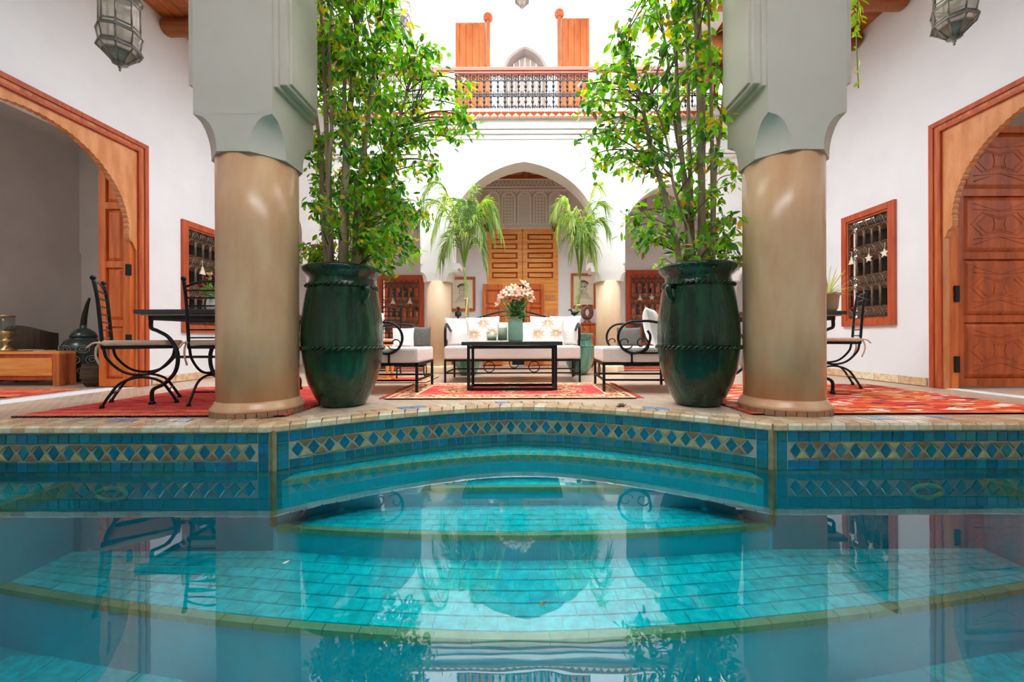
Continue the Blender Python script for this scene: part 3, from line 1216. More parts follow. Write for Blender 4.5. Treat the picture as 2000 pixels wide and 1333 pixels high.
a = BW[1]
window('window_4', 'red framed window with dark grille on the back wall, behind the right armchair', ((a[0] + a[1]) / 2, YB, a[2]), 0, a[1] - a[0], a[3] - a[2], 6, WOODR, IRONG, BROWNC, True)

# star and bell ornaments hung on the grilles
ORN = pmat('cream_felt', (232, 226, 200), rough=.8)


def ornament(loc, rz, kind, lb, size=.07):
    if kind == 'star':
        pts = [((size if i % 2 == 0 else size * .45) * sin(2 * pi * i / 10), (size if i % 2 == 0 else size * .45) * cos(2 * pi * i / 10)) for i in range(10)]
    else:
        pts = [(0, size), (-.3 * size, .35 * size), (-.2 * size, .3 * size), (-.6 * size, -.2 * size), (-.45 * size, -.25 * size), (-.85 * size, -.8 * size),
               (.85 * size, -.8 * size), (.45 * size, -.25 * size), (.6 * size, -.2 * size), (.2 * size, .3 * size), (.3 * size, .35 * size)]
    t = thing('hanging_ornament', lb, 'ornament', loc, rz)
    m = MB()
    m.plate(pts, [], -.014, .0, lambda u, v, w: (u, w, v))
    m.build('shape', ORN, t)
    m = MB()
    m.tube([(0, -.006, size * .9), (0, -.004, size * 2.2)], .003, 5)
    m.build('hanging_loop', ORN, t)


for px, py, kd, lb in ((1668, 512, 'tree', 'cream tree shaped ornament on the right side window, nearest the pillar'),
                       (1702, 507, 'star', 'cream star ornament in the middle of the right side window'),
                       (1733, 497, 'star', 'cream star ornament on the right side window, nearest the carved door')):
    y = XW * FPX / (px - 1020)
    ornament((XW - .02, y, wz(py, y)), radians(-90), kd, lb, .055)
for px, py, kd, lb in ((392, 527, 'tree', 'cream tree shaped ornament on the left side window above the dining table'),
                       (421, 525, 'star', 'cream star ornament on the left side window, half hidden by the big pillar')):
    y = XW * FPX / (1020 - px)
    ornament((-XW + .02, y, wz(py, y)), radians(90), kd, lb, .06)
for px, py, kd, lb in ((768, 588, 'tree', 'cream tree ornament on the far left grille, nearer the green jar'),
                       (801, 588, 'tree', 'cream tree ornament on the far left grille, nearer the thin column'),
                       (1250, 583, 'tree', 'cream tree ornament on the far right grille, nearer the thin column'),
                       (1273, 583, 'star', 'cream star ornament on the far right grille, nearer the green jar')):
    ornament((wx(px, YB - .02), YB - .02, wz(py, YB)), 0, kd, lb, .06)

# ================================================================== BACK DOUBLE DOOR
t = bpy.data.objects.new('door_3', None)
COL.objects.link(t)
tag(t, 'tall honey coloured double door with small open wicket doors, behind the sofa', 'door', kind='structure')
MX = (DX0 + DX1) / 2
for x0, x1, sd in ((DX0, MX - .004, -1), (MX + .004, DX1, 1)):
    m = MB()
    st = .09
    rows = [(wz(yb, YB), wz(yt, YB)) for yt, yb in ((458, 469.5), (476, 487.5), (494, 506), (513, 525), (532, 544))]
    hol = [[(x0 + st, a), (x1 - st, a), (x1 - st, b), (x0 + st, b)] for a, b in rows]
    # lower part: wicket opening, beside it small panels
    wk0, wk1 = (x0 + .28, x1) if sd < 0 else (x0, x1 - .30)
    wz1 = wz(556, YB)
    if sd < 0:
        outer = [(x0, .01), (wk0, .01), (wk0, wz1 - .16)] + [(wk0 + (x1 - wk0) * (1 - cos(a * pi / 16)), wz1 - .16 + .15 * sin(a * pi / 16)) for a in range(1, 9)] + [(x1, DZ), (x0, DZ)]
    else:
        outer = [(x1, .01), (wk1, .01), (wk1, wz1 - .16)] + [(wk1 - (wk1 - x0) * (1 - cos(a * pi / 16)), wz1 - .16 + .15 * sin(a * pi / 16)) for a in range(1, 9)] + [(x0, DZ), (x1, DZ)]
    m.plate(outer, hol, YB - .02, YB + .06, lambda u, v, w: (u, w, v))
    lf = m.build('leaf', HONEY, t)
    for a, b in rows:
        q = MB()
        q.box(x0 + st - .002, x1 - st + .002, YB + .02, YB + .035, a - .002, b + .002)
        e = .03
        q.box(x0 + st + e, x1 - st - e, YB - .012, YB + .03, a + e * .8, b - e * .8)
        q.m[:6] = [1] * 6  # recess board takes darker wood, groove shade put into its colour
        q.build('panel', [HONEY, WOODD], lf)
    m = MB()
    for z in (.35, .62, .92, 1.22):
        a, b = (x0 + .05, wk0 - .06) if sd < 0 else (wk1 + .06, x1 - .05)
        m.box(a, b, YB - .034, YB - .018, z, z + .1)
    m.build('small_panel', WOODP, lf, bevel=.004)
    # wicket leaf swung towards the court
    hx = wk0 if sd < 0 else wk1
    wl = .36
    m = MB()
    hol = [[(.05, z), (wl - .05, z), (wl - .05, z + .28), (.05, z + .28)] for z in (.12, .46, .80, 1.13)]
    m.plate([(0, .02), (wl, .02), (wl, wz1 - .01), (0, wz1 - .01)], hol, 0, .05, lambda u, v, w: (u, w, v))
    for z in (.12, .46, .80, 1.13):
        m.mi = 1
        m.box(.048, wl - .048, .018, .032, z - .002, z + .282)  # darker red backing stands in for the shade around each panel
        m.mi = 0
        m.box(.085, wl - .085, .008, .042, z + .035, z + .245)
    wk = m.build('wicket_leaf', [LEAFW, WOODR], lf, loc=(hx, YB - .04, 0), rot=(0, 0, radians(180 + 12) if sd < 0 else radians(180 + 30)))
m = MB()
m.box(DX0 - .1, DX1 + .1, YB + .12, YB + .17, 0, DZ)
m.build('inner_board', HONEY, t)
m = MB()
_x0, _x1, _z1 = wx(1000, YB), wx(1024, YB), wz(557, YB)
m.plate([(_x0, 0), (_x1, 0), (_x1, _z1)] + [(_x1 - (_x1 - _x0) * sin(a * pi / 16), _z1 - .13 + .13 * cos(a * pi / 16)) for a in range(1, 8)] + [(_x0, _z1 - .13)], [], YB + .10, YB + .12, lambda u, v, w: (u, w, v))
m.build('dark_gap', BLACK, t)
# pivot sockets at the door head
for px, lb in ((955, 0), (1088, 1)):
    m = MB()
    x = wx(px, YB - .1)
    m.box(x - .085, x + .085, YB - .14, YB - .001, DZ - .01, DZ + .07)
    m.box(x - .065, x + .065, YB - .12, YB - .001, DZ - .06, DZ - .01)
    m.build('pivot_block', pmat('dark_walnut', (92, 44, 26), rough=.5) if lb == 0 else bpy.data.materials['dark_walnut'], t, bevel=.012)

# carved plaster panel over the door
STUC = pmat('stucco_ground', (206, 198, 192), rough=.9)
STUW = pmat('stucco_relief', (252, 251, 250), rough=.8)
sx0, sx1, sz0, sz1 = wx(940, YB), wx(1110, YB), DZ + .01, wz(350, YB)
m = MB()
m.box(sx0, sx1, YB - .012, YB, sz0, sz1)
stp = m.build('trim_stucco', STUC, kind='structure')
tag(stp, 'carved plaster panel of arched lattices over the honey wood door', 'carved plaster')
SH = sz1 - sz0


def zz(py):
    return wz(py, YB)


def bars(m, pts, w=.007, d=.014, closed=False):
    n = len(pts)
    for i in range(n if closed else n - 1):
        a, b = pts[i], pts[(i + 1) % n]
        m.bar((a[0], YB - .018, a[1]), (b[0], YB - .018, b[1]), w, d, up=(0, 1, 0))


m = MB()
for py in (351.5, 366, 372, 438.5, 447):
    z = zz(py)
    m.box(sx0, sx1, YB - .034, YB - .01, z - .008, z + .008)
m.build('border_strip', STUW, stp)
nb = 5
bwid = (sx1 - sx0 - .16) / nb
n0 = zz(437)
n1 = zz(376)
me = None
mm = MB()
hw = bwid * .40
hgt = n1 - n0
ar = [(-hw, 0), (-hw, hgt - hw * 1.05)] + [(-hw * cos(a * pi / 12), hgt - hw * 1.05 + hw * sin(a * pi / 12)) for a in range(1, 12)] + [(hw, hgt - hw * 1.05), (hw, 0)]
bo = [(-bwid / 2, 0), (-bwid / 2, hgt + .02), (bwid / 2, hgt + .02), (bwid / 2, 0)]
for a, b in zip(ar, ar[1:]):
    mm.bar((a[0], -.02, a[1]), (b[0], -.02, b[1]), .028, .028, up=(0, 1, 0))
arch_me = mm.mesh('niche_arch', STUW)
for kk in range(2):
    mm = MB()
    cell = hw * (.66 if kk == 0 else .5)
    import itertools
    rowsn = int(hgt / cell) + 1
    for ix, iz in itertools.product(range(-2, 3), range(rowsn)):
        cx, cz = ix * cell, cell * (.5 + iz)
        if abs(cx) > hw - .015 or cz > hgt - .03 or (cz > hgt - hw * 1.05 and math.hypot(cx, cz - (hgt - hw * 1.05)) > hw - .02):
            continue
        ns = 8 if kk == 0 else 4
        rr = cell * .44
        P = [(cx + rr * cos(2 * pi * j / ns + pi / ns), cz + rr * sin(2 * pi * j / ns + pi / ns)) for j in range(ns)]
        for j in range(ns):
            a, b = P[j], P[(j + 1) % ns]
            mm.bar((a[0], -.014, a[1]), (b[0], -.014, b[1]), .009, .012, up=(0, 1, 0))
        for j in range(4):
            a = pi / 4 + j * pi / 2 if kk == 0 else j * pi / 2
            mm.bar((cx, -.014, cz), (cx + cell * .62 * cos(a), -.014, cz + cell * .62 * sin(a)), .008, .012, up=(0, 1, 0))
    lat = mm.mesh('lattice', STUW)
    for i in range(nb):
        if i % 2 == kk:
            obj('lattice', lat, stp, loc=(sx0 + .08 + bwid * (i + .5), YB, n0))
for i in range(nb):
    obj('niche_arch', arch_me, stp, loc=(sx0 + .08 + bwid * (i + .5), YB, n0))
# zigzag friezes
mm = MB()
for za, zb, stepx in ((zz(365), zz(353), .075), (zz(446), zz(440), .05), (zz(376), zz(372.5), .06)):
    x = sx0
    while x < sx1 - stepx:
        for f in (1, .55):
            bars(mm, [(x, za), (x + stepx / 2, za + (zb - za) * f), (x + stepx, za)])
        x += stepx
mm.build('frieze', STUW, stp, kind='stuff')
m = MB()
for i in range(nb + 1):
    x = sx0 + .08 + bwid * i
    for q in range(4):
        m.bar((x, YB - .02, n1 + .0), (x + .03 * cos(q * pi / 2 + .78), YB - .02, n1 + .03 * sin(q * pi / 2 + .78)), .012, .014, up=(0, 1, 0))
m.build('rosettes'[:-1], STUW, stp)

# ================================================================== PILLARS
def pillar(loc, label):
    t = thing('pillar', label, 'pillar', loc, kind='thing')
    m = MB()
    m.lathe([(.05, .0), (.272, .0), (.272, .03), (.282, .035), (.286, .05), (.275, .062), (.262, .085), (.25, .1)], 48)
    ba = m.build('base', TADELAKT, t)
    q = MB()
    w = 2 * pi * .28 / 30
    q.box(-w / 2 + .002, w / 2 - .002, -.286, -.27, .0, .034)
    me = q.mesh('base_tile', BASET)
    for i in range(30):
        obj('base_tile', me, ba, rot=2 * pi * i / 30)
    m = MB()
    m.lathe([(.25, .08), (.25, .6), (.249, 1.2), (.25, 1.74)], 64)
    m.build('shaft', TADELAKT, t)
    # capital: square block whose corners are cut by arch-shaped niches
    m = MB()
    hs, zt, zb = .255, 1.975, 1.735
    N = 14
    rings = []
    for i in range(N + 1):
        z = zb + (zt - zb) * i / N
        u = (z - zb) / (zt - zb)
        c = .15 * sqrt(max(0.0, 1 - u ** 2.2)) + .0006
        ring = []
        for sx, sy in ((1, -1), (1, 1), (-1, 1), (-1, -1)):
            p = [(sx * hs, sy * (hs - c)), (sx * (hs - c), sy * hs)]
            if sx * sy < 0:
                p = p[::-1]
            ring += p
        rings.append([(x, y, z) for x, y in ring])
    vs = [v for r in rings for v in r]
    fs = []
    for i in range(N):
        for j in range(8):
            j2 = (j + 1) % 8
            fs.append((i * 8 + j, i * 8 + j2, (i + 1) * 8 + j2, (i + 1) * 8 + j))
    fs.append(tuple(range(7, -1, -1)))
    fs.append(tuple(N * 8 + j for j in range(8)))
    m.add(vs, fs)
    m.build('capital', PIERW, t)
    m = MB()
    m.box(-hs, hs, -hs, hs, 1.974, 4.17)
    m.build('pier', PIERW, t)
    for s in (-1, 1):
        m = MB()
        for p, y0, y1, zq in ((.024, -.235, .24, 2.16), (.068, -.21, .19, 2.19), (.084, -.175, .155, 2.215)):
            a, b = sorted((s * (hs - .01), s * (hs + p)))
            m.box(a, b, y0, y1, zq, 4.16)
        m.build('raised_panel', PIERW, t, bevel=.005)
    return t


pillar((-1.868, 2.83, 0), 'thick tan pillar with white capital on the pool edge, left of the court')
pillar((1.850, 2.83, 0), 'thick tan pillar with white capital on the pool edge, right of the court')


def column(loc, label):
    t = thing('column', label, 'column', loc, kind='thing')
    m = MB()
    m.lathe([(.03, 0), (.235, 0), (.235, .085), (.225, .095), (.20, .10), (.19, .11)], 8, M=Matrix.Rotation(pi / 8, 4, 'Z'))
    m.build('base', SANDCOL, t, bevel=.004)
    m = MB()
    m.lathe([(.188, .1), (.188, .8), (.188, 1.37)], 40)
    m.build('shaft', SANDCOL, t)
    m = MB()
    N = 10
    zt, zb = 1.502, 1.362
    rings = []
    for i in range(N + 1):
        u = i / N
        hx, hy = .212 + .02 * u, .17 + .005 * u
        c = .075 * sqrt(max(0.0, 1 - u ** 2.2)) + .0006
        ring = []
        for sx, sy in ((1, -1), (1, 1), (-1, 1), (-1, -1)):
            p = [(sx * hx, sy * (hy - c)), (sx * (hx - c), sy * hy)]
            if sx * sy < 0:
                p = p[::-1]
            ring += p
        rings.append([(x, y, zb + (zt - zb) * u) for x, y in ring])
    vs = [v for r in rings for v in r]
    fs = [(i * 8 + j, i * 8 + (j + 1) % 8, (i + 1) * 8 + (j + 1) % 8, (i + 1) * 8 + j) for i in range(N) for j in range(8)]
    fs += [tuple(range(7, -1, -1)), tuple(N * 8 + j for j in range(8))]
    m.add(vs, fs)
    m.build('capital', WHITE, t)
    return t


YC = (YA + YA2) / 2
column(((PL0 + PL1) / 2, YC, 0), 'slender sand coloured column left of the sofa, carrying the central arch')
column(((PR0 + PR1) / 2, YC, 0), 'slender sand coloured column right of the sofa, carrying the central arch')
column((-3.035, YC, 0), 'slender column at the far left of the arcade, hidden behind pillar and tree')
column((3.075, YC, 0), 'slender column at the far right of the arcade, hidden behind pillar and jar')

# ================================================================== BALCONY
bal = thing('balcony_railing', 'wrought iron balcony railing with polished wooden handrail on the upper storey', 'railing', (0, YA + .05, 3.9))
BX0, BX1 = -2.9, 2.9
RAILW = pmat('rosewood_rail', (140, 66, 46), (168, 88, 66), .5, scale=(1.5, 14, 14))
m = MB()
m.box(BX0, BX1, -.05, .05, .60, .655)
m.box(BX0, BX1, -.035, .035, .565, .60)
m.build('handrail', RAILW, bal, bevel=.008)
q = MB()
q.tube([(0, 0, 0), (0, 0, .53)], .0085, 6)
for z, r in ((.06, .018), (.13, .022), (.2, .018), (.30, .018), (.36, .022), (.43, .018)):
    q.ball((0, 0, z), r, 6, (1, 1, 1.4))
bme = q.mesh('baluster', IRON, fix=False)
pit = .104
nbal = int((BX1 - BX0) / pit)
for i in range(nbal):
    obj('baluster', bme, bal, loc=(BX0 + pit * (i + .5), 0, .03))
q = MB()
for z in (.025, .24, .27, .47):
    q.box(BX0, BX1, -.008, .008, z, z + .012)
q.build('crossbar', IRON, bal)
q = MB()
for z in (.515,):
    q.tube([(u, 0, v) for u, v in spiral(0, 0, .036, .008, 0, 1.3, 12)], .008, 4)
    q.tube([(u, 0, v - .255) for u, v in spiral(0, 0, .03, .008, pi, 1.3, 12)], .008, 4)
    q.tube([(u, 0, v - .44) for u, v in spiral(0, 0, .034, .008, pi / 2, 1.3, 12)], .008, 4)
    q.tube([(-u, 0, v - .22) for u, v in spiral(0, 0, .026, .008, 0, 1.3, 12)], .005, 4)
    q.tube([(.026, 0, -.42), (0, 0, -.45), (-.026, 0, -.42)], .005, 4)
sme = q.mesh('scroll', IRON, fix=False)
for i in range(nbal - 1):
    obj('scroll', sme, bal, loc=(BX0 + pit * (i + 1), 0, .515))
for x in (BX0, BX1, wx(884, YA), wx(1156, YA)):
    m = MB()
    m.box(x - .035, x + .035, -.035, .035, 0, .6)
    m.build('post', WHITE if abs(x) < 2 else RAILW, bal)
# eave of little triangular tiles
m = MB()
m.box(-4.2, 4.2, YA - .05, YA, 3.83, 3.90)
ev = m.build('trim_eave', WHITE, kind='structure')
tag(ev, 'terracotta sawtooth eave of small triangular tiles under the balcony', 'eave')
TERR = pmat('terracotta', (150, 70, 44), (176, 92, 60), .95, spec=.05, scale=(14, 14, 14))
TERL = pmat('pale_terracotta', (196, 150, 120), (214, 170, 140), .95, spec=.05, scale=(14, 14, 14))
q = MB()
q.add([(-.052, 0, .0), (.052, 0, .0), (0, 0, -.07), (-.052, -.05, .0), (.052, -.05, .0), (0, -.012, -.07)], [(3, 4, 5), (0, 3, 5, 2), (4, 1, 2, 5), (0, 1, 4, 3)])
e1 = q.mesh('eave_tile', TERR)
q = MB()
q.add([(-.05, 0, -.075), (.05, 0, -.075), (0, 0, .0), (-.05, -.06, -.075), (.05, -.06, -.075), (0, -.02, 0)], [(3, 4, 5), (0, 3, 5, 2), (4, 1, 2, 5), (0, 1, 4, 3)])
e2 = q.mesh('eave_tile', TERL)
n = int(5.6 / .1065)
for i in range(n):
    x = -2.8 + .1065 * i
    obj('eave_tile', e1, ev, loc=(x, YA - .04, 3.835))
    obj('eave_tile', e2, ev, loc=(x + .053, YA - .04, 3.835))

# upper gallery door leaves of cedar, standing open against the wall
for x0, x1, zt, px, py, lb in ((wx(887, 7.35), wx(950, 7.35), wz(43, 7.35), 955, 32, 'tall cedar door leaf on the upper gallery, left of the white arch'),
                               (wx(1100, 7.35), wx(1160, 7.35), wz(35, 7.35), 1095, 25, 'tall cedar door leaf on the upper gallery, right of the white arch')):
    t = thing('gallery_door_leaf', lb, 'door leaf', ((x0 + x1) / 2, 7.38, 3.9), kind='thing')
    w = x1 - x0
    n = 5
    for i in range(n):
        m = MB()
        m.box(-w / 2 + w * i / n + .002, -w / 2 + w * (i + 1) / n - .002, -.02, .02, .01, zt - 3.9)
        m.build('plank', CEDARU, t, bevel=.004)
    m = MB()
    m.box(-w / 2, w / 2, .02, .04, .3, .42)
    m.box(-w / 2, w / 2, .02, .04, 1.6, 1.72)
    m.build('batten', CEDARU, t)
    m = MB()
    a = [(x, -.024, z) for x, z in ([(-w * .3, .05), (-w * .3, .7)] + [(-w * .3 * cos(q * pi / 10), .7 + .28 * sin(q * pi / 10)) for q in range(1, 10)] + [(w * .3, .7), (w * .3, .05)])]
    m.tube(a, .014, 5)
    m.build('wicket_arch', WOODD, t)
    xp = wx(px, 7.33) - (x0 + x1) / 2
    m = MB()
    m.box(xp - .03, xp + .03, -.05, .03, .01, wz(py, 7.33) - 3.9 - .05)
    m.build('pivot_post', CEDARU, t)
    m = MB()
    m.lathe([(.05, -.06), (.085, -.03), (.085, .03), (.06, .06)], 8, (xp, -.02, wz(py, 7.33) - 3.9))
    m.build('pivot_socket', WOODD, t)
# white door inside the upper arch
t = bpy.data.objects.new('door_4', None)
COL.objects.link(t)
tag(t, 'whitewashed planked door inside the pointed arch of the upper gallery', 'door', kind='structure')
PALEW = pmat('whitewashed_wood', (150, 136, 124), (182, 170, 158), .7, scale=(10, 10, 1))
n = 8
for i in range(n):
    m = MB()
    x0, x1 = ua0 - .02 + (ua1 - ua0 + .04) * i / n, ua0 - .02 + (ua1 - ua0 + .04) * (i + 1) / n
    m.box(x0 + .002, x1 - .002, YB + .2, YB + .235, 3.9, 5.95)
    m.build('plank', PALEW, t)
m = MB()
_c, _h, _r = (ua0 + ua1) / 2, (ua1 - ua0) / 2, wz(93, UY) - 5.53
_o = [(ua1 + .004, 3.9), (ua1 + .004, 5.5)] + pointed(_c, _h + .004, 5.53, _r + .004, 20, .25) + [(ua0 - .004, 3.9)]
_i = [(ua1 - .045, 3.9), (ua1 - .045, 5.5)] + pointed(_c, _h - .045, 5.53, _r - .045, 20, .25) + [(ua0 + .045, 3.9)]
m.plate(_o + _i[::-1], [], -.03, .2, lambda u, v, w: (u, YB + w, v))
m.build('soffit_shade_lining', pmat('soffit_shade_grey', (148, 138, 132), (160, 150, 144), .8), t)  # added lining, the arch soffit's shade is put into its grey
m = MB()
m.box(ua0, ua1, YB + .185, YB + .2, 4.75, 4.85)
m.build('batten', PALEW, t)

# ================================================================== GLAZED JARS
JARG, nt, b_ = newmat('green_jar_glaze')
f = noise_node(nt, coord_map(nt, (7, 7, 1.1)), 1.6, 6, .65)
nt.links.new(ramp_node(nt, f, [(.30, lin((4, 20, 13))), (.46, lin((8, 44, 28))), (.62, lin((16, 72, 42))), (.80, lin((22, 98, 74)))]), b_.inputs['Base Color'])
b_.inputs['Roughness'].default_value = .12
b_.inputs['Coat Weight'].default_value = .7
b_.inputs['Coat IOR'].default_value = 1.55
b_.inputs['Specular IOR Level'].default_value = .15
b_.inputs['Coat Roughness'].default_value = .03
f2_ = noise_node(nt, coord_map(nt, (11, 11, 2.4)), 1.8, 5, .6)
bump(nt, b_, f2_, .75, .03)
_bp = nt.nodes.new('ShaderNodeBump')
_bp.inputs['Strength'].default_value = .35
_bp.inputs['Distance'].default_value = .02
nt.links.new(f2_, _bp.inputs['Height'])
nt.links.new(_bp.outputs['Normal'], b_.inputs['Coat Normal'])
SOIL = pmat('potting_soil', (60, 46, 34), (88, 70, 52), .95, scale=(30, 30, 30), bumps=.4)


def big_jar(loc, rz, lb):
    t = thing('glazed_jar', lb, 'jar', loc, rz)
    H = 1.075
    prof = [(.02, 0), (.155, 0), (.165, .012), (.20, .07), (.245, .17), (.275, .28), (.292, .40), (.298, .52), (.292, .66), (.278, .78), (.262, .88), (.245, .94), (.236, .965),
            (.238, .985), (.262, 1.005), (.283, 1.03), (.288, 1.05), (.28, 1.066), (.262, 1.072), (.24, 1.06), (.225, 1.0), (.22, .96), (.02, .955)]
    m = MB()
    m.lathe(prof, 64)
    m.build('body', JARG, t)
    m = MB()
    m.lathe([(.02, .95), (.21, .95), (.215, .985), (.1, .99), (.02, .992)], 24)
    m.build('soil', SOIL, t)
    for z, r, n in ((.445, .300, 46), (.915, .256, 44)):
        m = MB()
        for i in range(n):
            a = 2 * pi * i / n
            b = a + 2 * pi / n * 1.15
            m.tube([(r * cos(a), r * sin(a), z - .012), ((r + .006) * cos((a + b) / 2), (r + .006) * sin((a + b) / 2), z), (r * cos(b), r * sin(b), z + .012)], [.006, .010, .006], 6)
        m.build('rope_band', JARG, t)
    for s in (-1, 1):
        m = MB()
        pts = smooth_path([(s * .262, 0, .895), (s * .305, 0, .90), (s * .318, 0, .872), (s * .30, 0, .82), (s * .272, 0, .78)], 5)
        m.tube(pts, [.014 + .008 * sin(pi * i / (len(pts) - 1)) for i in range(len(pts))], 8)
        m.build('handle', JARG, t)
    return t


JL, JR = (-1.405, 3.125), (1.36, 3.09)
big_jar((JL[0], JL[1], 0), radians(-35), 'big dark green glazed jar with a tree in it, beside the left pillar')
big_jar((JR[0], JR[1], 0), radians(28), 'big dark green glazed jar with a tree in it, beside the right pillar')

# small glazed pots of the feathery plants
GLZ2 = pmat('sea_green_glaze', (52, 110, 92), (110, 158, 138), .18, scale=(10, 10, 2), bumps=.2, coat=.4)
for x, y, lb in ((wx(914, 5.62), 5.62, 'small green glazed pot of the feathery plant behind the left end of the sofa'), (wx(1131, 5.62), 5.62, 'small green glazed pot of the feathery plant behind the right end of the sofa')):
    t = thing('glazed_pot', lb, 'pot', (x, y, 0))
    m = MB()
    m.lathe([(.02, 0), (.10, 0), (.125, .04), (.18, .14), (.20, .24), (.20, .36), (.185, .46), (.17, .52), (.195, .55), (.20, .575), (.185, .58), (.16, .55), (.15, .52), (.02, .515)], 32)
    m.build('body', GLZ2, t)
    m = MB()
    m.lathe([(.02, .51), (.15, .51), (.155, .54), (.02, .545)], 16)
    m.build('soil', SOIL, t)
    for z, r in ((.40, .197), (.50, .178)):
        m = MB()
        for i in range(26):
            m.ball((r * cos(2 * pi * i / 26), r * sin(2 * pi * i / 26), z), .017, 6)
        m.build('bead_band', GLZ2, t)

# ================================================================== RUGS
def rug_material(name, cols, sc=(1, 1, 1), kind='kilim', vs=34):
    m, nt, b = newmat(name)
    b.inputs['Roughness'].default_value = .95
    b.inputs['Specular IOR Level'].default_value = .1
    vec = coord_map(nt, sc)
    v = nt.nodes.new('ShaderNodeTexVoronoi')
    v.inputs['Scale'].default_value = vs
    v.distance = 'MANHATTAN' if kind != 'blur' else 'EUCLIDEAN'
    nt.links.new(vec, v.inputs['Vector'])
    sp = nt.nodes.new('ShaderNodeSeparateXYZ')
    nt.links.new(v.outputs['Color'], sp.inputs[0])
    stops = [(p, lin(c)) for p, c in cols]
    r = nt.nodes.new('ShaderNodeValToRGB')
    r.color_ramp.interpolation = 'CONSTANT' if kind == 'kilim' else 'LINEAR'
    els = r.color_ramp.elements
    els[0].position, els[0].color = stops[0]
    els[1].position, els[1].color = stops[-1]
    for p, c in stops[1:-1]:
        e = els.new(p)
        e.color = c
    nt.links.new(sp.outputs[0], r.inputs['Fac'])
    nt.links.new(r.outputs['Color'], b.inputs['Base Color'])
    n = noise_node(nt, coord_map(nt, (120, 120, 120)), 1, 2)
    bump(nt, b, n, .3, .004)
    return m


RED = rug_material('rug_red_field', [(0, (206, 62, 66)), (.55, (218, 78, 78)), (.9, (226, 110, 92)), (1, (228, 140, 100))], kind='soft', vs=20)
BORD = rug_material('rug_border', [(0, (206, 96, 84)), (.3, (226, 186, 140)), (.5, (96, 66, 62)), (.62, (214, 110, 84)), (.8, (232, 206, 164)), (.93, (70, 62, 72))], vs=42)
MEDAL = rug_material('rug_medallion', [(0, (222, 150, 104)), (.4, (84, 60, 58)), (.6, (226, 190, 140)), (.8, (196, 70, 66))], vs=46)
ORANGE = rug_material('rug_orange', [(0, (214, 86, 66)), (.5, (226, 112, 78)), (1, (232, 140, 96))], kind='soft', vs=14)
CRIM = rug_material('rug_crimson', [(0, (186, 44, 54)), (.5, (212, 70, 68)), (1, (232, 112, 92))], sc=(1, 6, 1), kind='soft', vs=12)
KILIM = rug_material('rug_kilim', [(0, (222, 84, 62)), (.36, (232, 120, 76)), (.52, (206, 60, 58)), (.68, (240, 172, 92)), (.80, (244, 226, 206)), (.90, (58, 54, 72)), (.96, (234, 140, 130))], sc=(.8, 2.4, 1), vs=11)
FRINGE = pmat('rug_fringe', (206, 70, 74), (226, 108, 100), .95, scale=(50, 50, 50))
DFR = pmat('rug_dark_fringe', (60, 36, 44), rough=.95)
CREAML = pmat('rug_cream_line', (234, 208, 160), rough=.95)


def rug(x0, x1, y0, y1, z, field, border, bw, lb, medal=0, fringe=None, rz=0.0, bands=()):
    cx, cy = (x0 + x1) / 2, (y0 + y1) / 2
    t = thing('rug', lb, 'rug', (cx, cy, z), rz)
    w, h = (x1 - x0) / 2, (y1 - y0) / 2
    m = MB()
    N = 24

    def zz_(u):
        return .006 + .0012 * sin(u * 9)
    m.box(-w + bw, w - bw, -h + bw, h - bw, 0, .0075)
    m.build('field', field, t)
    if bw > 0:
        m = MB()
        m.plate([(-w, -h), (w, -h), (w, h), (-w, h)], [[(-w + bw, -h + bw), (w - bw, -h + bw), (w - bw, h - bw), (-w + bw, h - bw)]], 0, .0078, XY)
        m.build('border', border, t)
        m = MB()
        for o, i in ((bw, bw + .018), (bw * .35, bw * .35 + .014), (.0, .022)):
            m.plate([(-w + o, -h + o), (w - o, -h + o), (w - o, h - o), (-w + o, h - o)], [[(-w + i, -h + i), (w - i, -h + i), (w - i, h - i), (-w + i, h - i)]], .0, .0084, XY)
        m.build('border_line', CREAML, t)
    for k in range(medal):
        x = -w + (2 * w) * (k + 1) / (medal + 1)
        m = MB()
        a, b = w / (medal + 1) * .72, h * .5
        pts = []
        for i in range(32):
            f = 1 + .09 * ((i % 2) * 2 - 1)
            c, s = cos(2 * pi * i / 32), sin(2 * pi * i / 32)
            d = (abs(c) + abs(s))
            pts.append((x + a * c / d * f * 1.1, b * s / d * f * 1.1))
        m.plate(pts, [], .0, .0086, XY)
        m.build('medallion', MEDAL, t)
    for (u0, u1, mm_) in bands:
        m = MB()
        m.box(-w + .004, w - .004, -h + (2 * h) * u0, -h + 2 * h * u1, 0, .0082)
        m.build('stripe', mm_, t)
    if fringe:
        fm, where = fringe
        m = MB()
        if 'x' in where:
            n = int(2 * h / .022)
            for s in (-1, 1):
                for i in range(n):
                    y = -h + 2 * h * (i + .5) / n
                    m.tube([(s * w * .998, y, .004), (s * (w + .03), y + RN.uniform(-.008, .008), .006), (s * (w + .055 + RN.uniform(-.01, .015)), y + RN.uniform(-.014, .014), .003)], .004, 4, cap=False)
        if 'y' in where:
            n = int(2 * w / .03)
            for i in range(n):
                x = -w + 2 * w * (i + .5) / n
                m.tube([(x, -h, .006), (x + RN.uniform(-.02, .02), -h - RN.uniform(.01, .028), .005)], .005, 4, cap=False)
        m.build('fringe', fm, t, kind='stuff', fix=False)
    return t


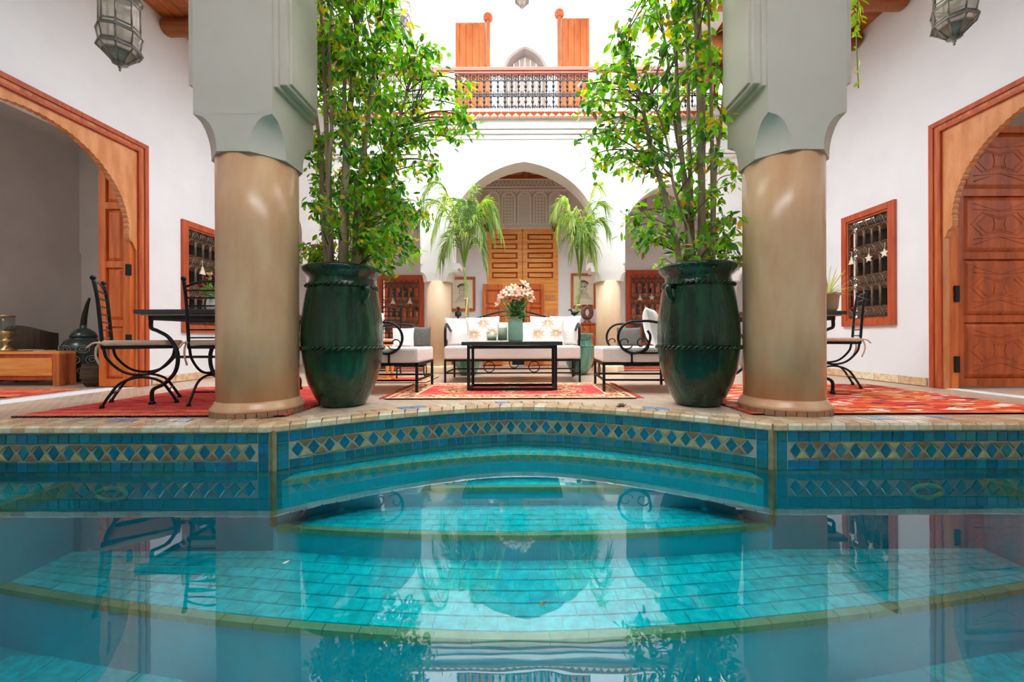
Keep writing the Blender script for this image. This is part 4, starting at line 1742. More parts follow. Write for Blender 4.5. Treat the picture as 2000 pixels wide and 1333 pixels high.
rug(-1.17, .97, 3.38, 4.50, .0, RED, BORD, .20, 'red oriental rug with medallions and patterned border under the black coffee table', medal=3, fringe=(FRINGE, 'x'))
rug(-3.42, -1.585, 2.66, 4.25, .0, CRIM, BORD, 0, 'red and orange striped kilim under the dining table on the left', fringe=(DFR, 'y'), bands=((0, .05, ORANGE), (.09, .12, ORANGE), (.86, .93, ORANGE)))
rug(1.535, 3.72, 2.66, 4.30, .0, KILIM, BORD, 0, 'multicoloured orange and red kilim in front of the carved door on the right', bands=((0, .03, ORANGE),))
rug(-2.5, -1.12, 4.62, 5.35, .0, CRIM, BORD, .12, 'crimson rug behind the left armchair, beyond the green jar')
rug(-2.3, -1.0, 6.3, 7.0, .0, RED, BORD, .12, 'pinkish red rug in the far gallery under the left grilled window')
rug(1.3, 2.6, 6.2, 7.0, .0, RED, BORD, .12, 'pinkish red rug in the far gallery under the right grilled window')
rug(-5.75, -4.6, 3.55, 4.15, .0, ORANGE, BORD, 0, 'orange rug on the floor of the dim room through the left doorway', fringe=(DFR, 'y'), bands=((0, .12, ORANGE), (.3, .5, CRIM)))

# ================================================================== COFFEE TABLE
y0, y1 = 3.85, 4.22
tx0, tx1 = wx(912, y0), wx(1088, y0)
cx = (tx0 + tx1) / 2
t = thing('coffee_table', 'low black iron coffee table with dark stone top standing on the red rug', 'table', (cx, y0, .009))
W, D = (tx1 - tx0), y1 - y0
m = MB()
m.box(-W / 2 - .05, W / 2 + .05, -.03, D + .03, .437, .472)
m.build('tabletop', STONET, t, bevel=.004)
s_ = .026
for x in (0, 1):
    for y in (0, 1):
        m = MB()
        xx = -W / 2 + x * (W - s_)
        yy = y * (D - s_)
        m.box(xx, xx + s_, yy, yy + s_, 0, .437)
        m.build('leg', IRON, t)
m = MB()
for z in (.001, .405):
    for y in (.001, D - s_ + .001):
        m.box(-W / 2 + s_, W / 2 - s_, y, y + s_ - .002, z, z + .024)
    for x in (-W / 2 + .001, W / 2 - s_ + .001):
        m.box(x, x + s_ - .002, s_, D - s_, z, z + .024)
m.build('stretcher', IRON, t)
TT = .481
# on the table: vase, bouquet, two candles
VASE = pmat('celadon_glaze', (176, 226, 200), (200, 238, 218), .3, scale=(10, 10, 10))
yv = 4.02
xv = wx(1007, yv)
t = thing('vase', 'celadon green carved cylinder vase on the coffee table holding the bouquet', 'vase', (xv, yv, TT))
m = MB()
m.lathe([(.01, 0), (.068, 0), (.072, .012), (.073, .20), (.066, .222), (.052, .232), (.052, .25), (.044, .25), (.044, .2), (.01, .19)], 32)
m.build('body', VASE, t)
m = MB()
for r in range(6):
    for c in range(16):
        a = 2 * pi * (c + .5 * (r % 2)) / 16
        z = .03 + .031 * r
        R_ = .0735
        P = [(R_ * cos(a + da), R_ * sin(a + da), z + dz) for da, dz in ((-.17, 0), (0, .017), (.17, 0), (0, -.017))]
        m.tube(P, .0028, 4, closed=True)
m.build('carved_lattice', pmat('celadon_ridge', (212, 240, 222), rough=.3), t)
m = MB()
m.lathe([(.05, .228), (.055, .232), (.055, .25), (.05, .252)], 24)
m.build('neck_ring', pmat('raw_clay_rim', (206, 186, 150), rough=.6), t)

PINK = [leafmat('lily_pink', (242, 190, 186), .35), leafmat('lily_pale', (250, 226, 220), .35), leafmat('lily_deep', (222, 140, 140), .35)]
LEAFG = [leafmat('leaf_fresh_green', (132, 184, 40), .5, .3), leafmat('leaf_dark_green', (58, 116, 44), .3, .22), leafmat('leaf_yellow', (226, 176, 28), .5), leafmat('leaf_mid_green', (98, 156, 38), .42, .26), leafmat('leaf_brown', (132, 112, 58), .3)]
STEMG = pmat('green_stem', (92, 128, 60), rough=.6)


def leaf_shape(m, base, direction, L, W, normal, droop=.15, fold=.18, seg=3):
    """pointed oval leaf: from base along direction, lying across normal"""
    d = Vector(direction).normalized()
    n = Vector(normal)
    side = d.cross(n)
    if side.length < 1e-4:
        side = d.orthogonal()
    side.normalize()
    n = side.cross(d).normalized()
    b = Vector(base)
    prof = [(0, 0), (.28, .8), (.55, 1.0), (.8, .62), (1, 0)]
    mid, lf, rt = [], [], []
    for u, w in prof:
        c = b + d * (L * u) - n * (droop * L * u * u)
        mid.append(c - n * (fold * W * w))
        lf.append(c + side * (W * w * .5))
        rt.append(c - side * (W * w * .5))
    vs = [mid[0], mid[1], mid[2], mid[3], mid[4], lf[1], lf[2], lf[3], rt[1], rt[2], rt[3]]
    fs = [(0, 1, 5), (1, 2, 6, 5), (2, 3, 7, 6), (3, 4, 7), (0, 8, 1), (1, 8, 9, 2), (2, 9, 10, 3), (3, 10, 4)]
    m.add(vs, fs, True)


t = thing('bouquet', 'bouquet of pink lilies and green leaves standing in the celadon vase', 'flowers', (xv, yv, TT + .2))
heads = [(x * 1.15, y, z * 1.16 + .01, c) for x, y, z, c in [(-.12, -.02, .22, 0), (-.07, -.06, .25, 1), (-.02, .0, .24, 0), (.03, -.05, .26, 0), (.08, -.02, .31, 1), (.06, .05, .33, 1), (.12, -.03, .25, 0), (.14, .03, .21, 1), (.115, -.05, .18, 0),
         (-.135, .03, .185, 1), (-.14, -.05, .15, 0), (-.045, -.07, .18, 2), (.02, -.08, .19, 2), (-.09, .05, .27, 1), (.10, .05, .27, 2), (.0, .06, .27, 1), (-.05, -.09, .23, 1), (.0, -.1, .225, 0), (.05, -.09, .225, 0), (-.1, -.07, .21, 0), (.085, -.08, .235, 1), (-.02, -.06, .275, 1)]]
m = MB()
for x, y, z, c in heads:
    m.tube(smooth_path([(x * .12, y * .12, 0), (x * .5, y * .5, z * .5), (x * .95, y * .95, z - .02)], 3), .0035, 5)
m.build('stems'[:-1], STEMG, t)
for x, y, z, c in heads:
    q = MB()
    dirn = Vector((x * 1.6, y * 1.6 - .12, .16)).normalized()
    u = dirn.orthogonal().normalized()
    w = dirn.cross(u)
    for j in range(6):
        a = 2 * pi * j / 6
        out_ = u * cos(a) + w * sin(a)
        dd = (dirn * .62 + out_ * .9)
        leaf_shape(q, Vector((x, y, z)), dd, .058, .034, dirn, droop=.22, fold=-.1)
    q.mi = 1
    for j in range(4):
        a = 2 * pi * j / 4
        q.tube([Vector((x, y, z)), Vector((x, y, z)) + dirn * .035 + (u * cos(a) + w * sin(a)) * .01], .0025, 4)
    q.build('blossom', [PINK[c], PINK[2]], t, fix=False)
q = MB()
for i in range(130):
    a = RN.uniform(0, 2 * pi)
    r = RN.uniform(.02, .15)
    z = RN.uniform(.01, .23)
    leaf_shape(q, (r * .6 * cos(a), r * .6 * sin(a), z), (cos(a), sin(a), RN.uniform(-.3, .8)), RN.uniform(.05, .085), RN.uniform(.022, .036), (0, 0, 1), droop=.3)
    q.m[-8:] = [RN.choice((0, 1, 1))] * 8
q.build('foliage', [LEAFG[3], LEAFG[1]], t, kind='stuff', fix=False)

WAX = pmat('pale_green_wax', (246, 246, 222), rough=.5)
GL2 = glassmat('smoky_glass', (246, 249, 246))
for px, w, h, lb in ((981.5, .052, .185, 'tall candle in a glass cylinder on the coffee table, next to the vase'), (960.5, .052, .09, 'short candle in a glass tumbler on the coffee table, left of the taller one')):
    y = 3.98
    t = thing('candle', lb, 'candle', (wx(px, y), y, TT))
    m = MB()
    m.lathe([(.005, 0), (w, 0), (w + .002, .004), (w + .002, h), (w - .002, h), (w - .004, .012), (.005, .01)], 28)
    m.build('glass', GL2, t)
    m = MB()
    m.lathe([(.005, .012), (w - .008, .012), (w - .008, h * .74), (.006, h * .74)], 24)
    m.tube([(0, 0, h * .74), (.002, 0, h * .8)], .002, 4)
    m.build('wax', WAX, t)

# ================================================================== SOFA
def pillow(name, lb, loc, rot, w, h, th, mat, embroider=False, group=None):
    t = thing(name, lb, 'cushion', loc)
    t.rotation_euler = rot
    N = 12
    m = MB()
    vs = []
    for sgn in (-1, 1):
        for j in range(N + 1):
            for i in range(N + 1):
                u, v = -1 + 2 * i / N, -1 + 2 * j / N
                e = (1 - u * u) * (1 - v * v)
                pin = 1 - .07 * (1 - abs(u)) ** 0.5 * abs(v) ** 3
                x = u * w / 2 * (1 - .06 * (1 - v * v) * abs(u) ** 3)
                z = v * h / 2 * (1 - .06 * (1 - u * u) * abs(v) ** 3)
                d = th / 2 * (max(e, 0) ** .42) * (1 + .04 * sin(7 * u + 3 * v)) + .002
                vs.append((x, sgn * d, z + h / 2))
    M_ = (N + 1) ** 2
    fs = []
    for j in range(N):
        for i in range(N):
            a = j * (N + 1) + i
            fs.append((a, a + 1, a + N + 2, a + N + 1))
            fs.append((M_ + a, M_ + a + N + 1, M_ + a + N + 2, M_ + a + 1))
    for i in range(N):
        for a, b in ((i, i + 1), (N * (N + 1) + i + 1, N * (N + 1) + i), ((i + 1) * (N + 1), i * (N + 1)), (i * (N + 1) + N, (i + 1) * (N + 1) + N)):
            fs.append((a, M_ + a, M_ + b, b))
    m.add(vs, fs, True)
    m.build('cover', mat, t)
    m = MB()
    pts = [(sx * w / 2 * .985, 0, h / 2 + sz * h / 2 * .985) for sx, sz in ((-1, -1), (1, -1), (1, 1), (-1, 1))]
    pp = []
    for a, b in zip(pts, pts[1:] + pts[:1]):
        for k in range(6):
            u = k / 6
            mid = 1 - .06 * (1 - (2 * u - 1) ** 2)
            p = Vector(a).lerp(Vector(b), u)
            c = Vector((0, 0, h / 2))
            pp.append(c + (p - c) * mid)
    m.tube(pp, .004, 5, closed=True)
    m.build('piping', mat, t)
    if embroider:
        EMB = bpy.data.materials.get('gold_embroidery') or pmat('gold_embroidery', (236, 196, 152), rough=.7)
        m = MB()
        for fx, fz, r in ((.01, .275, .09), (-.105, .135, .088), (.115, .15, .082)):
            for k in range(18):
                a = 2 * pi * k / 18
                rr = r * (1 if k % 2 else .68)
                u, v = (fx + rr * cos(a)), (fz + rr * sin(a))

                def surf(x, z):
                    uu, vv = x / (w / 2), (z - h / 2) / (h / 2)
                    e = max(0, (1 - uu * uu) * (1 - vv * vv))
                    return (x, -(th / 2 * e ** .42 * (1 + .04 * sin(7 * uu + 3 * vv)) + .003), z)
                m.tube([surf(fx + .2 * (u - fx), fz + .2 * (v - fz)), surf(fx + .6 * (u - fx), fz + .6 * (v - fz)), surf(u, v)], [.002, .0055, .002], 5)
        m.build('embroidery', EMB, t, label='gold embroidered flowers')
    return t


sy0, sy1 = 4.62, 5.28
sx0_, sx1_ = wx(867, sy0), wx(1134, sy0)
cx = (sx0_ + sx1_) / 2
W = sx1_ - sx0_
D = sy1 - sy0
t = thing('iron_sofa', 'black wrought iron sofa with a thick white seat mattress facing the pool', 'sofa', (cx, sy0, 0))
m = MB()
m.box(-W / 2, W / 2, 0, D, 0, .155)
m.build('seat_mattress', FABRICP, t, loc=(0, 0, .268), bevel=.022)
m = MB()
for y in (.0, D - .02):
    m.box(-W / 2, W / 2, y, y + .02, .246, .268)
    m.box(-W / 2 + .01, W / 2 - .01, y, y + .016, .102, .118)
for x in (-W / 2, W / 2 - .02):
    m.box(x, x + .02, .02, D - .02, .246, .268)
    m.box(x, x + .016, .0, D, .102, .118)
for i in range(1, 7):
    x = -W / 2 + W * i / 7
    m.box(x - .012, x + .012, .02, D - .02, .256, .266)
m.build('frame', IRON, t)
for x in (-W / 2, W / 2 - .022):
    for y in (0, D - .022):
        m = MB()
        m.box(x, x + .022, y, y + .022, 0, .246)
        m.build('leg', IRON, t)
for px, yy in ((955.5, .008), (1004, D - .012), (1043, .008)):
    m = MB()
    r = .062
    m.tube([(wx(px, sy0 + yy) - cx + r * cos(a), yy, .182 + r * sin(a)) for a in [2 * pi * i / 28 for i in range(28)]], .006, 6, closed=True)
    m.build('ring', IRON, t)
# back with the swelling top rail
m = MB()
top = smooth_path([(-W / 2 + .06, D, .76), (-W / 2 + .25, D, .765), (-.22, D, .855), (0, D, .875), (.22, D, .855), (W / 2 - .25, D, .765), (W / 2 - .06, D, .76)], 6)
m.tube(top, .013, 8)
m.tube([(x, y, z - .06) for x, y, z in top], .007, 6)
m.build('top_rail', IRON, t)
m = MB()
for x in (-W / 2 + .06, W / 2 - .06):
    m.tube([(x, D, .25), (x, D, .78)], .013, 8)
for i in range(1, 12):
    x = -W / 2 + .06 + (W - .12) * i / 12
    m.tube([(x, D, .26), (x, D, .70 + .1 * max(0, 1 - (abs(x) / .45) ** 2))], .006, 6)
m.build('back_bar', IRON, t)
for s in (-1, 1):
    m = MB()
    x = s * (W / 2 - .012)
    pts = smooth_path([(x - s * .06, D, .70), (x - s * .03, D * .82, .645), (x, D * .6, .61), (x, D * .35, .655), (x, D * .15, .68), (x, D * .04, .62), (x, D * .03, .50), (x, D * .06, .40)], 6)
    m.tube(pts, .016, 8)
    m.tube([(x, D * .13 + u, .47 + v) for u, v in spiral(0, 0, .055, .012, pi, 1.2, 16)], .009, 6)
    m.tube([(x, D * .06, .26), (x, D * .06, .42)], .012, 6)
    m.build('armrest', IRON, t)
ZS = .425
pillow('white_cushion', 'plain white back cushion at the left end of the sofa, half behind the embroidered one', (wx(903, 5.0), 5.06, ZS), (radians(-12), 0, radians(8)), .46, .36, .16, FABRIC)
pillow('white_cushion', 'plain white back cushion in the middle of the sofa, behind the vase', (wx(1006, 5.06), 5.10, ZS), (radians(-10), 0, 0), .52, .30, .12, FABRIC)
pillow('white_cushion', 'plain white back cushion at the right end of the sofa, half behind the embroidered one', (wx(1104, 5.0), 5.02, ZS), (radians(-12), 0, radians(-10)), .40, .38, .16, FABRIC)
pillow('embroidered_cushion', 'white cushion with gold flower embroidery on the left half of the sofa', (wx(944, 4.84), 4.86, ZS), (radians(-16), radians(-2), radians(4)), .42, .37, .15, FABRIC, True)
pillow('embroidered_cushion', 'white cushion with gold flower embroidery on the right half of the sofa', (wx(1067, 4.84), 4.86, ZS), (radians(-16), radians(2), radians(-4)), .43, .37, .15, FABRIC, True)

# ================================================================== ARMCHAIRS
def armchair(lb, loc, rz, mir=1):
    """front towards +X; mir flips which side the loops curl to (none: symmetrical)"""
    t = thing('iron_armchair', lb, 'armchair', loc, rz)
    L, Wd = .74, .66          # depth along x, width along y
    m = MB()
    m.box(-L, 0, -Wd / 2, Wd / 2, 0, .145)
    m.build('seat_mattress', FABRICP, t, loc=(0, 0, .282), bevel=.022)
    m = MB()
    for y in (-Wd / 2, Wd / 2 - .022):
        m.box(-L, 0, y, y + .022, .258, .282)
        m.box(-L, 0, y + .003, y + .019, .110, .128)
    for x in (-L, -.022):
        m.box(x, x + .022, -Wd / 2, Wd / 2, .258, .282)
        m.box(x + .003, x + .019, -Wd / 2, Wd / 2, .110, .128)
    m.build('frame', IRON, t)
    for x in (-L, -.024):
        for y in (-Wd / 2, Wd / 2 - .024):
            q = MB()
            q.box(x, x + .024, y, y + .024, 0, .262)
            q.build('leg', IRON, t)
    q = MB()
    q.tube([(-.011, .0 + .055 * cos(a), .193 + .062 * sin(a)) for a in [2 * pi * i / 24 for i in range(24)]], .006, 6, closed=True)
    q.build('ring', IRON, t)
    for s in (-1, 1):
        y = s * (Wd / 2 + .008)
        q = MB()
        # bracket under the scroll
        q.bar((-L + .04, y, .372), (-.26, y, .372), .016)
        q.bar((-.268, y, .28), (-.268, y, .38), .016)
        q.build('bracket', IRON, t)
        q = MB()
        pth = [(-L - .02, y, .66), (-L + .2, y, .655), (-.42, y, .672), (-.30, y, .668)] + \
              [(-.29 + .148 * sin(a), y, .52 + .148 * cos(a)) for a in [radians(d) for d in range(0, 300, 20)]]
        inner = [(-.29 + (.148 - .06 * i / 14) * sin(radians(300 + 14 * i)) * 1, y, .52 + (.148 - .06 * i / 14) * cos(radians(300 + 14 * i))) for i in range(0, 8)]
        q.tube(smooth_path(pth + [(-.40, y, .60)], 3)[:-1], .0125, 8)
        q.tube([(-.36 + u, y, .46 + v) for u, v in spiral(0, 0, .085, .02, radians(-60), -1.15, 22)], .007, 6)
        q.tube([(-.21 + u, y, .47 + v) for u, v in spiral(0, 0, .07, .02, radians(200), 1.0, 18)], .006, 6)
        q.build('armrest', IRON, t)
    q = MB()
    top = smooth_path([(-L, -Wd / 2, .66), (-L - .04, -Wd / 3, .74), (-L - .06, 0, .80), (-L - .04, Wd / 3, .74), (-L, Wd / 2, .66)], 6)
    q.tube(top, .013, 8)
    q.tube([(-L, -Wd / 2, .26), (-L, -Wd / 2, .66)], .012, 6)
    q.tube([(-L, Wd / 2, .26), (-L, Wd / 2, .66)], .012, 6)
    for i in range(1, 7):
        y = -Wd / 2 + Wd * i / 7
        q.tube([(-L, y, .27), (-L - .03, y, .70 + .08 * (1 - (2 * y / Wd) ** 2))], .006, 6)
    q.build('back_frame', IRON, t)
    return t


armchair('black iron armchair with scroll arms and white seat, left of the red rug', (-.985, 4.08, 0), radians(0))
armchair('black iron armchair with scroll arms and white seat, right of the red rug', (.775, 4.08, 0), radians(177))
ZA = .43
pillow('white_cushion', 'small square white cushion on the left armchair near the grilled window', (wx(786, 4.28), 4.30, ZA), (radians(-8), 0, radians(6)), .23, .20, .09, FABRIC)
pillow('white_cushion', 'large white cushion on the left armchair, mostly behind the green jar', (-1.60, 4.0, ZA), (radians(0), radians(14), radians(70)), .45, .42, .15, FABRIC)
pillow('grey_cushion', 'grey cushion on the left armchair against its far arm', (wx(822, 4.34), 4.35, ZA), (radians(-14), 0, radians(5)), .2, .22, .08, GREYF)
pillow('grey_cushion', 'dark grey cushion on the right armchair against its far arm', (wx(1230, 4.3), 4.32, ZA), (radians(-12), 0, radians(-6)), .26, .20, .09, GREYF)
pillow('white_cushion', 'large white cushion on the right armchair leaning by the green jar', (1.37, 4.02, ZA), (radians(-14), 0, radians(66)), .42, .40, .17, FABRIC)

# ================================================================== DINING CHAIRS AND TABLES
def chair(lb, loc, rz):
    """front towards +X, origin under the middle of the seat"""
    t = thing('dining_chair', lb, 'chair', loc, rz)
    w, d = .38, .42
    m = MB()
    m.box(-d / 2, d / 2 + .02, -w / 2 - .01, w / 2 + .01, 0, .04)
    cu = m.build('seat_cushion', CREAMF, t, loc=(0, 0, .462), bevel=.014)
    for y in (-w / 2, w / 2):
        m = MB()
        p = Vector((-d / 2 + .01, y, .02))
        m.tube(smooth_path([p, p + Vector((-.03, 0, -.02)), p + Vector((-.04, 0, -.09)), p + Vector((-.015, 0, -.17))], 3), [.007] * 10, 5)
        m.tube(smooth_path([p, p + Vector((-.05, 0, -.0)), p + Vector((-.085, 0, -.035))], 3), [.007] * 7, 5)
        m.ball(p + Vector((-.02, 0, 0)), .014, 6)
        m.build('cushion_tie', CREAMF, cu)
    m = MB()
    for y in (-w / 2, w / 2 - .016):
        m.box(-d / 2, d / 2, y, y + .016, .436, .460)
    for x in (-d / 2, d / 2 - .016):
        m.box(x, x + .016, -w / 2, w / 2, .436, .460)
    m.build('seat_frame', IRON, t)
    for y in (-w / 2 + .008, w / 2 - .008):
        m = MB()
        m.tube(smooth_path([(-d / 2 + .01, y, .44), (-d / 2 + .03, y, .36), (-.10, y, .265), (0, y, .235), (.10, y, .265), (d / 2 - .03, y, .36), (d / 2 - .01, y, .44)], 5), .010, 6)
        m.build('upper_arc', IRON, t)
        m = MB()
        m.tube(smooth_path([(-d / 2 - .0, y, .012), (-d / 2 + .04, y, .09), (-.11, y, .18), (0, y, .217), (.11, y, .18), (d / 2 - .04, y, .09), (d / 2, y, .012)], 5), .010, 6)
        for x in (-d / 2, d / 2):
            m.lathe([(.006, 0), (.018, 0), (.012, .02), (.006, .03)], 8, (x, y, 0))
        m.build('leg_arc', IRON, t)
        m = MB()
        # tall back post leaning back
        m.tube(smooth_path([(-d / 2 + .005, y, .44), (-d / 2 - .008, y, .64), (-d / 2 - .022, y, .82), (-d / 2 - .042, y, .955)], 5), .0115, 8)
        m.ball((-d / 2 - .043, y, .963), .019, 8)
        m.build('back_post', IRON, t)
    m = MB()
    m.tube([(0, -w / 2, .226), (0, w / 2, .226)], .008, 6)
    m.tube([(-d / 2 + .05, -w / 2, .10), (-d / 2 + .05, w / 2, .10)], .006, 6)
    m.tube([(d / 2 - .05, -w / 2, .10), (d / 2 - .05, w / 2, .10)], .006, 6)
    m.build('stretcher', IRON, t)

    def bx(z):
        return -d / 2 - .006 - max(0, (z - .6)) * .1
    for z in (.52, .58, .64, .70, .76, .82, .875):
        m = MB()
        m.box(bx(z) - .004, bx(z) + .004, -w / 2 + .01, w / 2 - .01, z - .006, z + .006)
        m.build('back_slat', IRON, t)
    m = MB()
    m.tube(smooth_path([(bx(.90), -w / 2 + .01, .90), (bx(.93), -w / 4, .93), (bx(.95), 0, .945), (bx(.93), w / 4, .93), (bx(.90), w / 2 - .01, .90)], 4), .008, 6)
    m.build('crest', IRON, t)
    return t


ch = chair('black iron dining chair with cream seat left of the dining table, seen from its side', (-3.06, 3.22, .008), radians(38))
dup(ch, (-2.36, 3.24, .008), radians(92), 'black iron dining chair half hidden by the left pillar, its back to the pool')
dup(ch, (3.23, 4.17, .008), radians(150), 'black iron dining chair with cream seat beside the right pillar, under the side window')
dup(ch, (wx(748, 5.2), 5.25, .009), radians(-80), 'black iron chair standing behind the left armchair by the grilled window')


def dining_table(lb, x0, x1, y0, y1, z0=.008):
    t = thing('dining_table', lb, 'table', ((x0 + x1) / 2, (y0 + y1) / 2, z0))
    w, d = (x1 - x0) / 2, (y1 - y0) / 2
    m = MB()
    m.box(-w, w, -d, d, .705, .74)
    tp = m.build('tabletop', STONET, t, bevel=.005)
    m = MB()
    m.box(-w + .03, w - .03, -d + .03, d - .03, .695, .705)
    m.build('underside', BEIGE, tp)
    m = MB()
    for y in (-d + .06, d - .08):
        m.box(-w + .06, w - .06, y, y + .02, .66, .695)
    for x in (-w + .06, w - .08):
        m.box(x, x + .02, -d + .06, d - .06, .66, .695)
    m.build('apron', IRON, t)
    for sx in (-1, 1):
        for sy in (-1, 1):
            m = MB()
            x, y = sx * (w - .075), sy * (d - .07)
            pts = smooth_path([(x, y, .68), (x, y, .60), (x - sx * .05, y, .575), (x - sx * .14, y, .52), (x - sx * .205, y, .40), (x - sx * .19, y, .26), (x - sx * .10, y, .16), (x - sx * .01, y, .11), (x - sx * .005, y, .01)], 5)
            m.tube(pts, .014, 8)
            m.lathe([(.01, 0), (.026, 0), (.018, .02), (.01, .03)], 10, (x - sx * .005, y, 0))
            m.build('leg', IRON, t)
    m = MB()
    m.box(-w + .25, w - .25, -d + .06, -d + .08, .36, .38)
    m.box(-w + .25, w - .25, d - .08, d - .06, .36, .38)
    m.build('stretcher', IRON, t)
    return t


dining_table('dark stone topped dining table with curved iron legs, left of the big pillar', -2.99, -2.17, 3.06, 4.1)
dining_table('dark stone topped dining table mostly hidden behind the right pillar', 1.98, 2.86, 3.50, 4.05)
# vase of red flowers on the left table
xf, yf = wx(414, 3.5), 3.5
t = thing('flower_vase', 'small white vase on the left dining table, half hidden by the pillar', 'vase', (xf + .02, yf, .7485))
m = MB()
m.lathe([(.01, 0), (.045, 0), (.06, .05), (.055, .10), (.035, .14), (.04, .16), (.034, .16), (.028, .13), (.01, .12)], 24)
m.build('body', FABRIC if False else pmat('white_porcelain', (240, 240, 240), rough=.2), t)
t = thing('flower_bunch', 'red and cream flowers in the white vase on the left dining table', 'flowers', (xf + .02, yf, .7485 + .125))
REDF = leafmat('red_petal', (196, 30, 50), .25)
heads = [(-.05, -.03, .16, 0), (-.10, -.02, .10, 0), (.0, -.05, .20, 1), (.05, .0, .19, 0), (.08, -.04, .13, 1), (-.02, .04, .2, 0), (-.07, .03, .17, 1)]
m = MB()
for x, y, z, c in heads:
    m.tube([(x * .15, y * .15, 0), (x * .6, y * .6, z * .5), (x, y, z)], .003, 5)
m.build('stem', STEMG, t)
for x, y, z, c in heads:
    q = MB()
    for j in range(9):
        a = 2 * pi * j / 9 * 2
        leaf_shape(q, (x, y, z - .012), (cos(a) * .5, sin(a) * .5, 1), .042 - .002 * (j % 3), .03, (cos(a), sin(a), 0), droop=-.2, fold=-.2)
    q.build('blossom', [REDF, PINK[1]][c], t, fix=False)
q = MB()
for i in range(46):
    a = RN.uniform(0, 2 * pi)
    leaf_shape(q, (.03 * cos(a), .03 * sin(a), RN.uniform(.0, .1)), (cos(a), sin(a), RN.uniform(-.2, .9)), RN.uniform(.05, .08), .026, (0, 0, 1), droop=.25)
q.build('foliage', LEAFG[3], t, kind='stuff', fix=False)

# spiky plant on the right table
xs_, ys_ = 2.78, 3.62
t = thing('planter', 'pale beige pot holding the spiky plant on the right dining table', 'pot', (xs_, ys_, .7485))
m = MB()
m.lathe([(.01, 0), (.06, 0), (.075, .03), (.085, .14), (.095, .145), (.095, .165), (.08, .165), (.07, .13), (.01, .125)], 24)
m.build('body', BEIGE, t)
t = thing('spiky_plant', 'spiky pale green and cream striped plant beside the right pillar', 'plant', (xs_, ys_, .7485 + .128))
SPK = [leafmat('spike_green', (128, 142, 92), .3), leafmat('spike_cream', (222, 214, 176), .3)]
for i in range(54):
    a = RN.uniform(0, 2 * pi)
    el = RN.uniform(.1, 1.35)
    L = RN.uniform(.26, .42)
    q = MB()
    d = Vector((cos(a) * cos(el), sin(a) * cos(el), sin(el)))
    pts = []
    for k in range(5):
        u = k / 4
        pts.append(Vector((0, 0, .02)) + d * L * u + Vector((0, 0, -.12 * u * u * (1 - el / 2))))
    side = d.cross(Vector((0, 0, 1))).normalized()
    vs = []
    for k, p in enumerate(pts):
        ww = .007 * (1 - (k / 4) ** 2) + .0006
        vs += [p - side * ww, p + side * ww]
    q.add(vs, [(2 * k, 2 * k + 1, 2 * k + 3, 2 * k + 2) for k in range(4)], True)
    q.build('blade', SPK[0 if RN.random() < .55 else 1], t, fix=False)

# ================================================================== FICUS TREES
BARK = pmat('grey_brown_bark', (128, 104, 82), (176, 152, 128), .8, scale=(14, 14, 3), bumps=.3)
TWIG = pmat('twig_bark', (112, 92, 70), rough=.85)
LMESH = []
for i, (mt, L, W) in enumerate(((0, .078, .036), (3, .082, .038), (1, .085, .04), (2, .075, .035), (3, .07, .034), (0, .09, .042))):
    q = MB()
    leaf_shape(q, (0, 0, 0), (0, 0, -1), L, W, (0, -1, 0), droop=.16)
    LMESH.append(q.mesh('leaf', LEAFG[mt], fix=False))


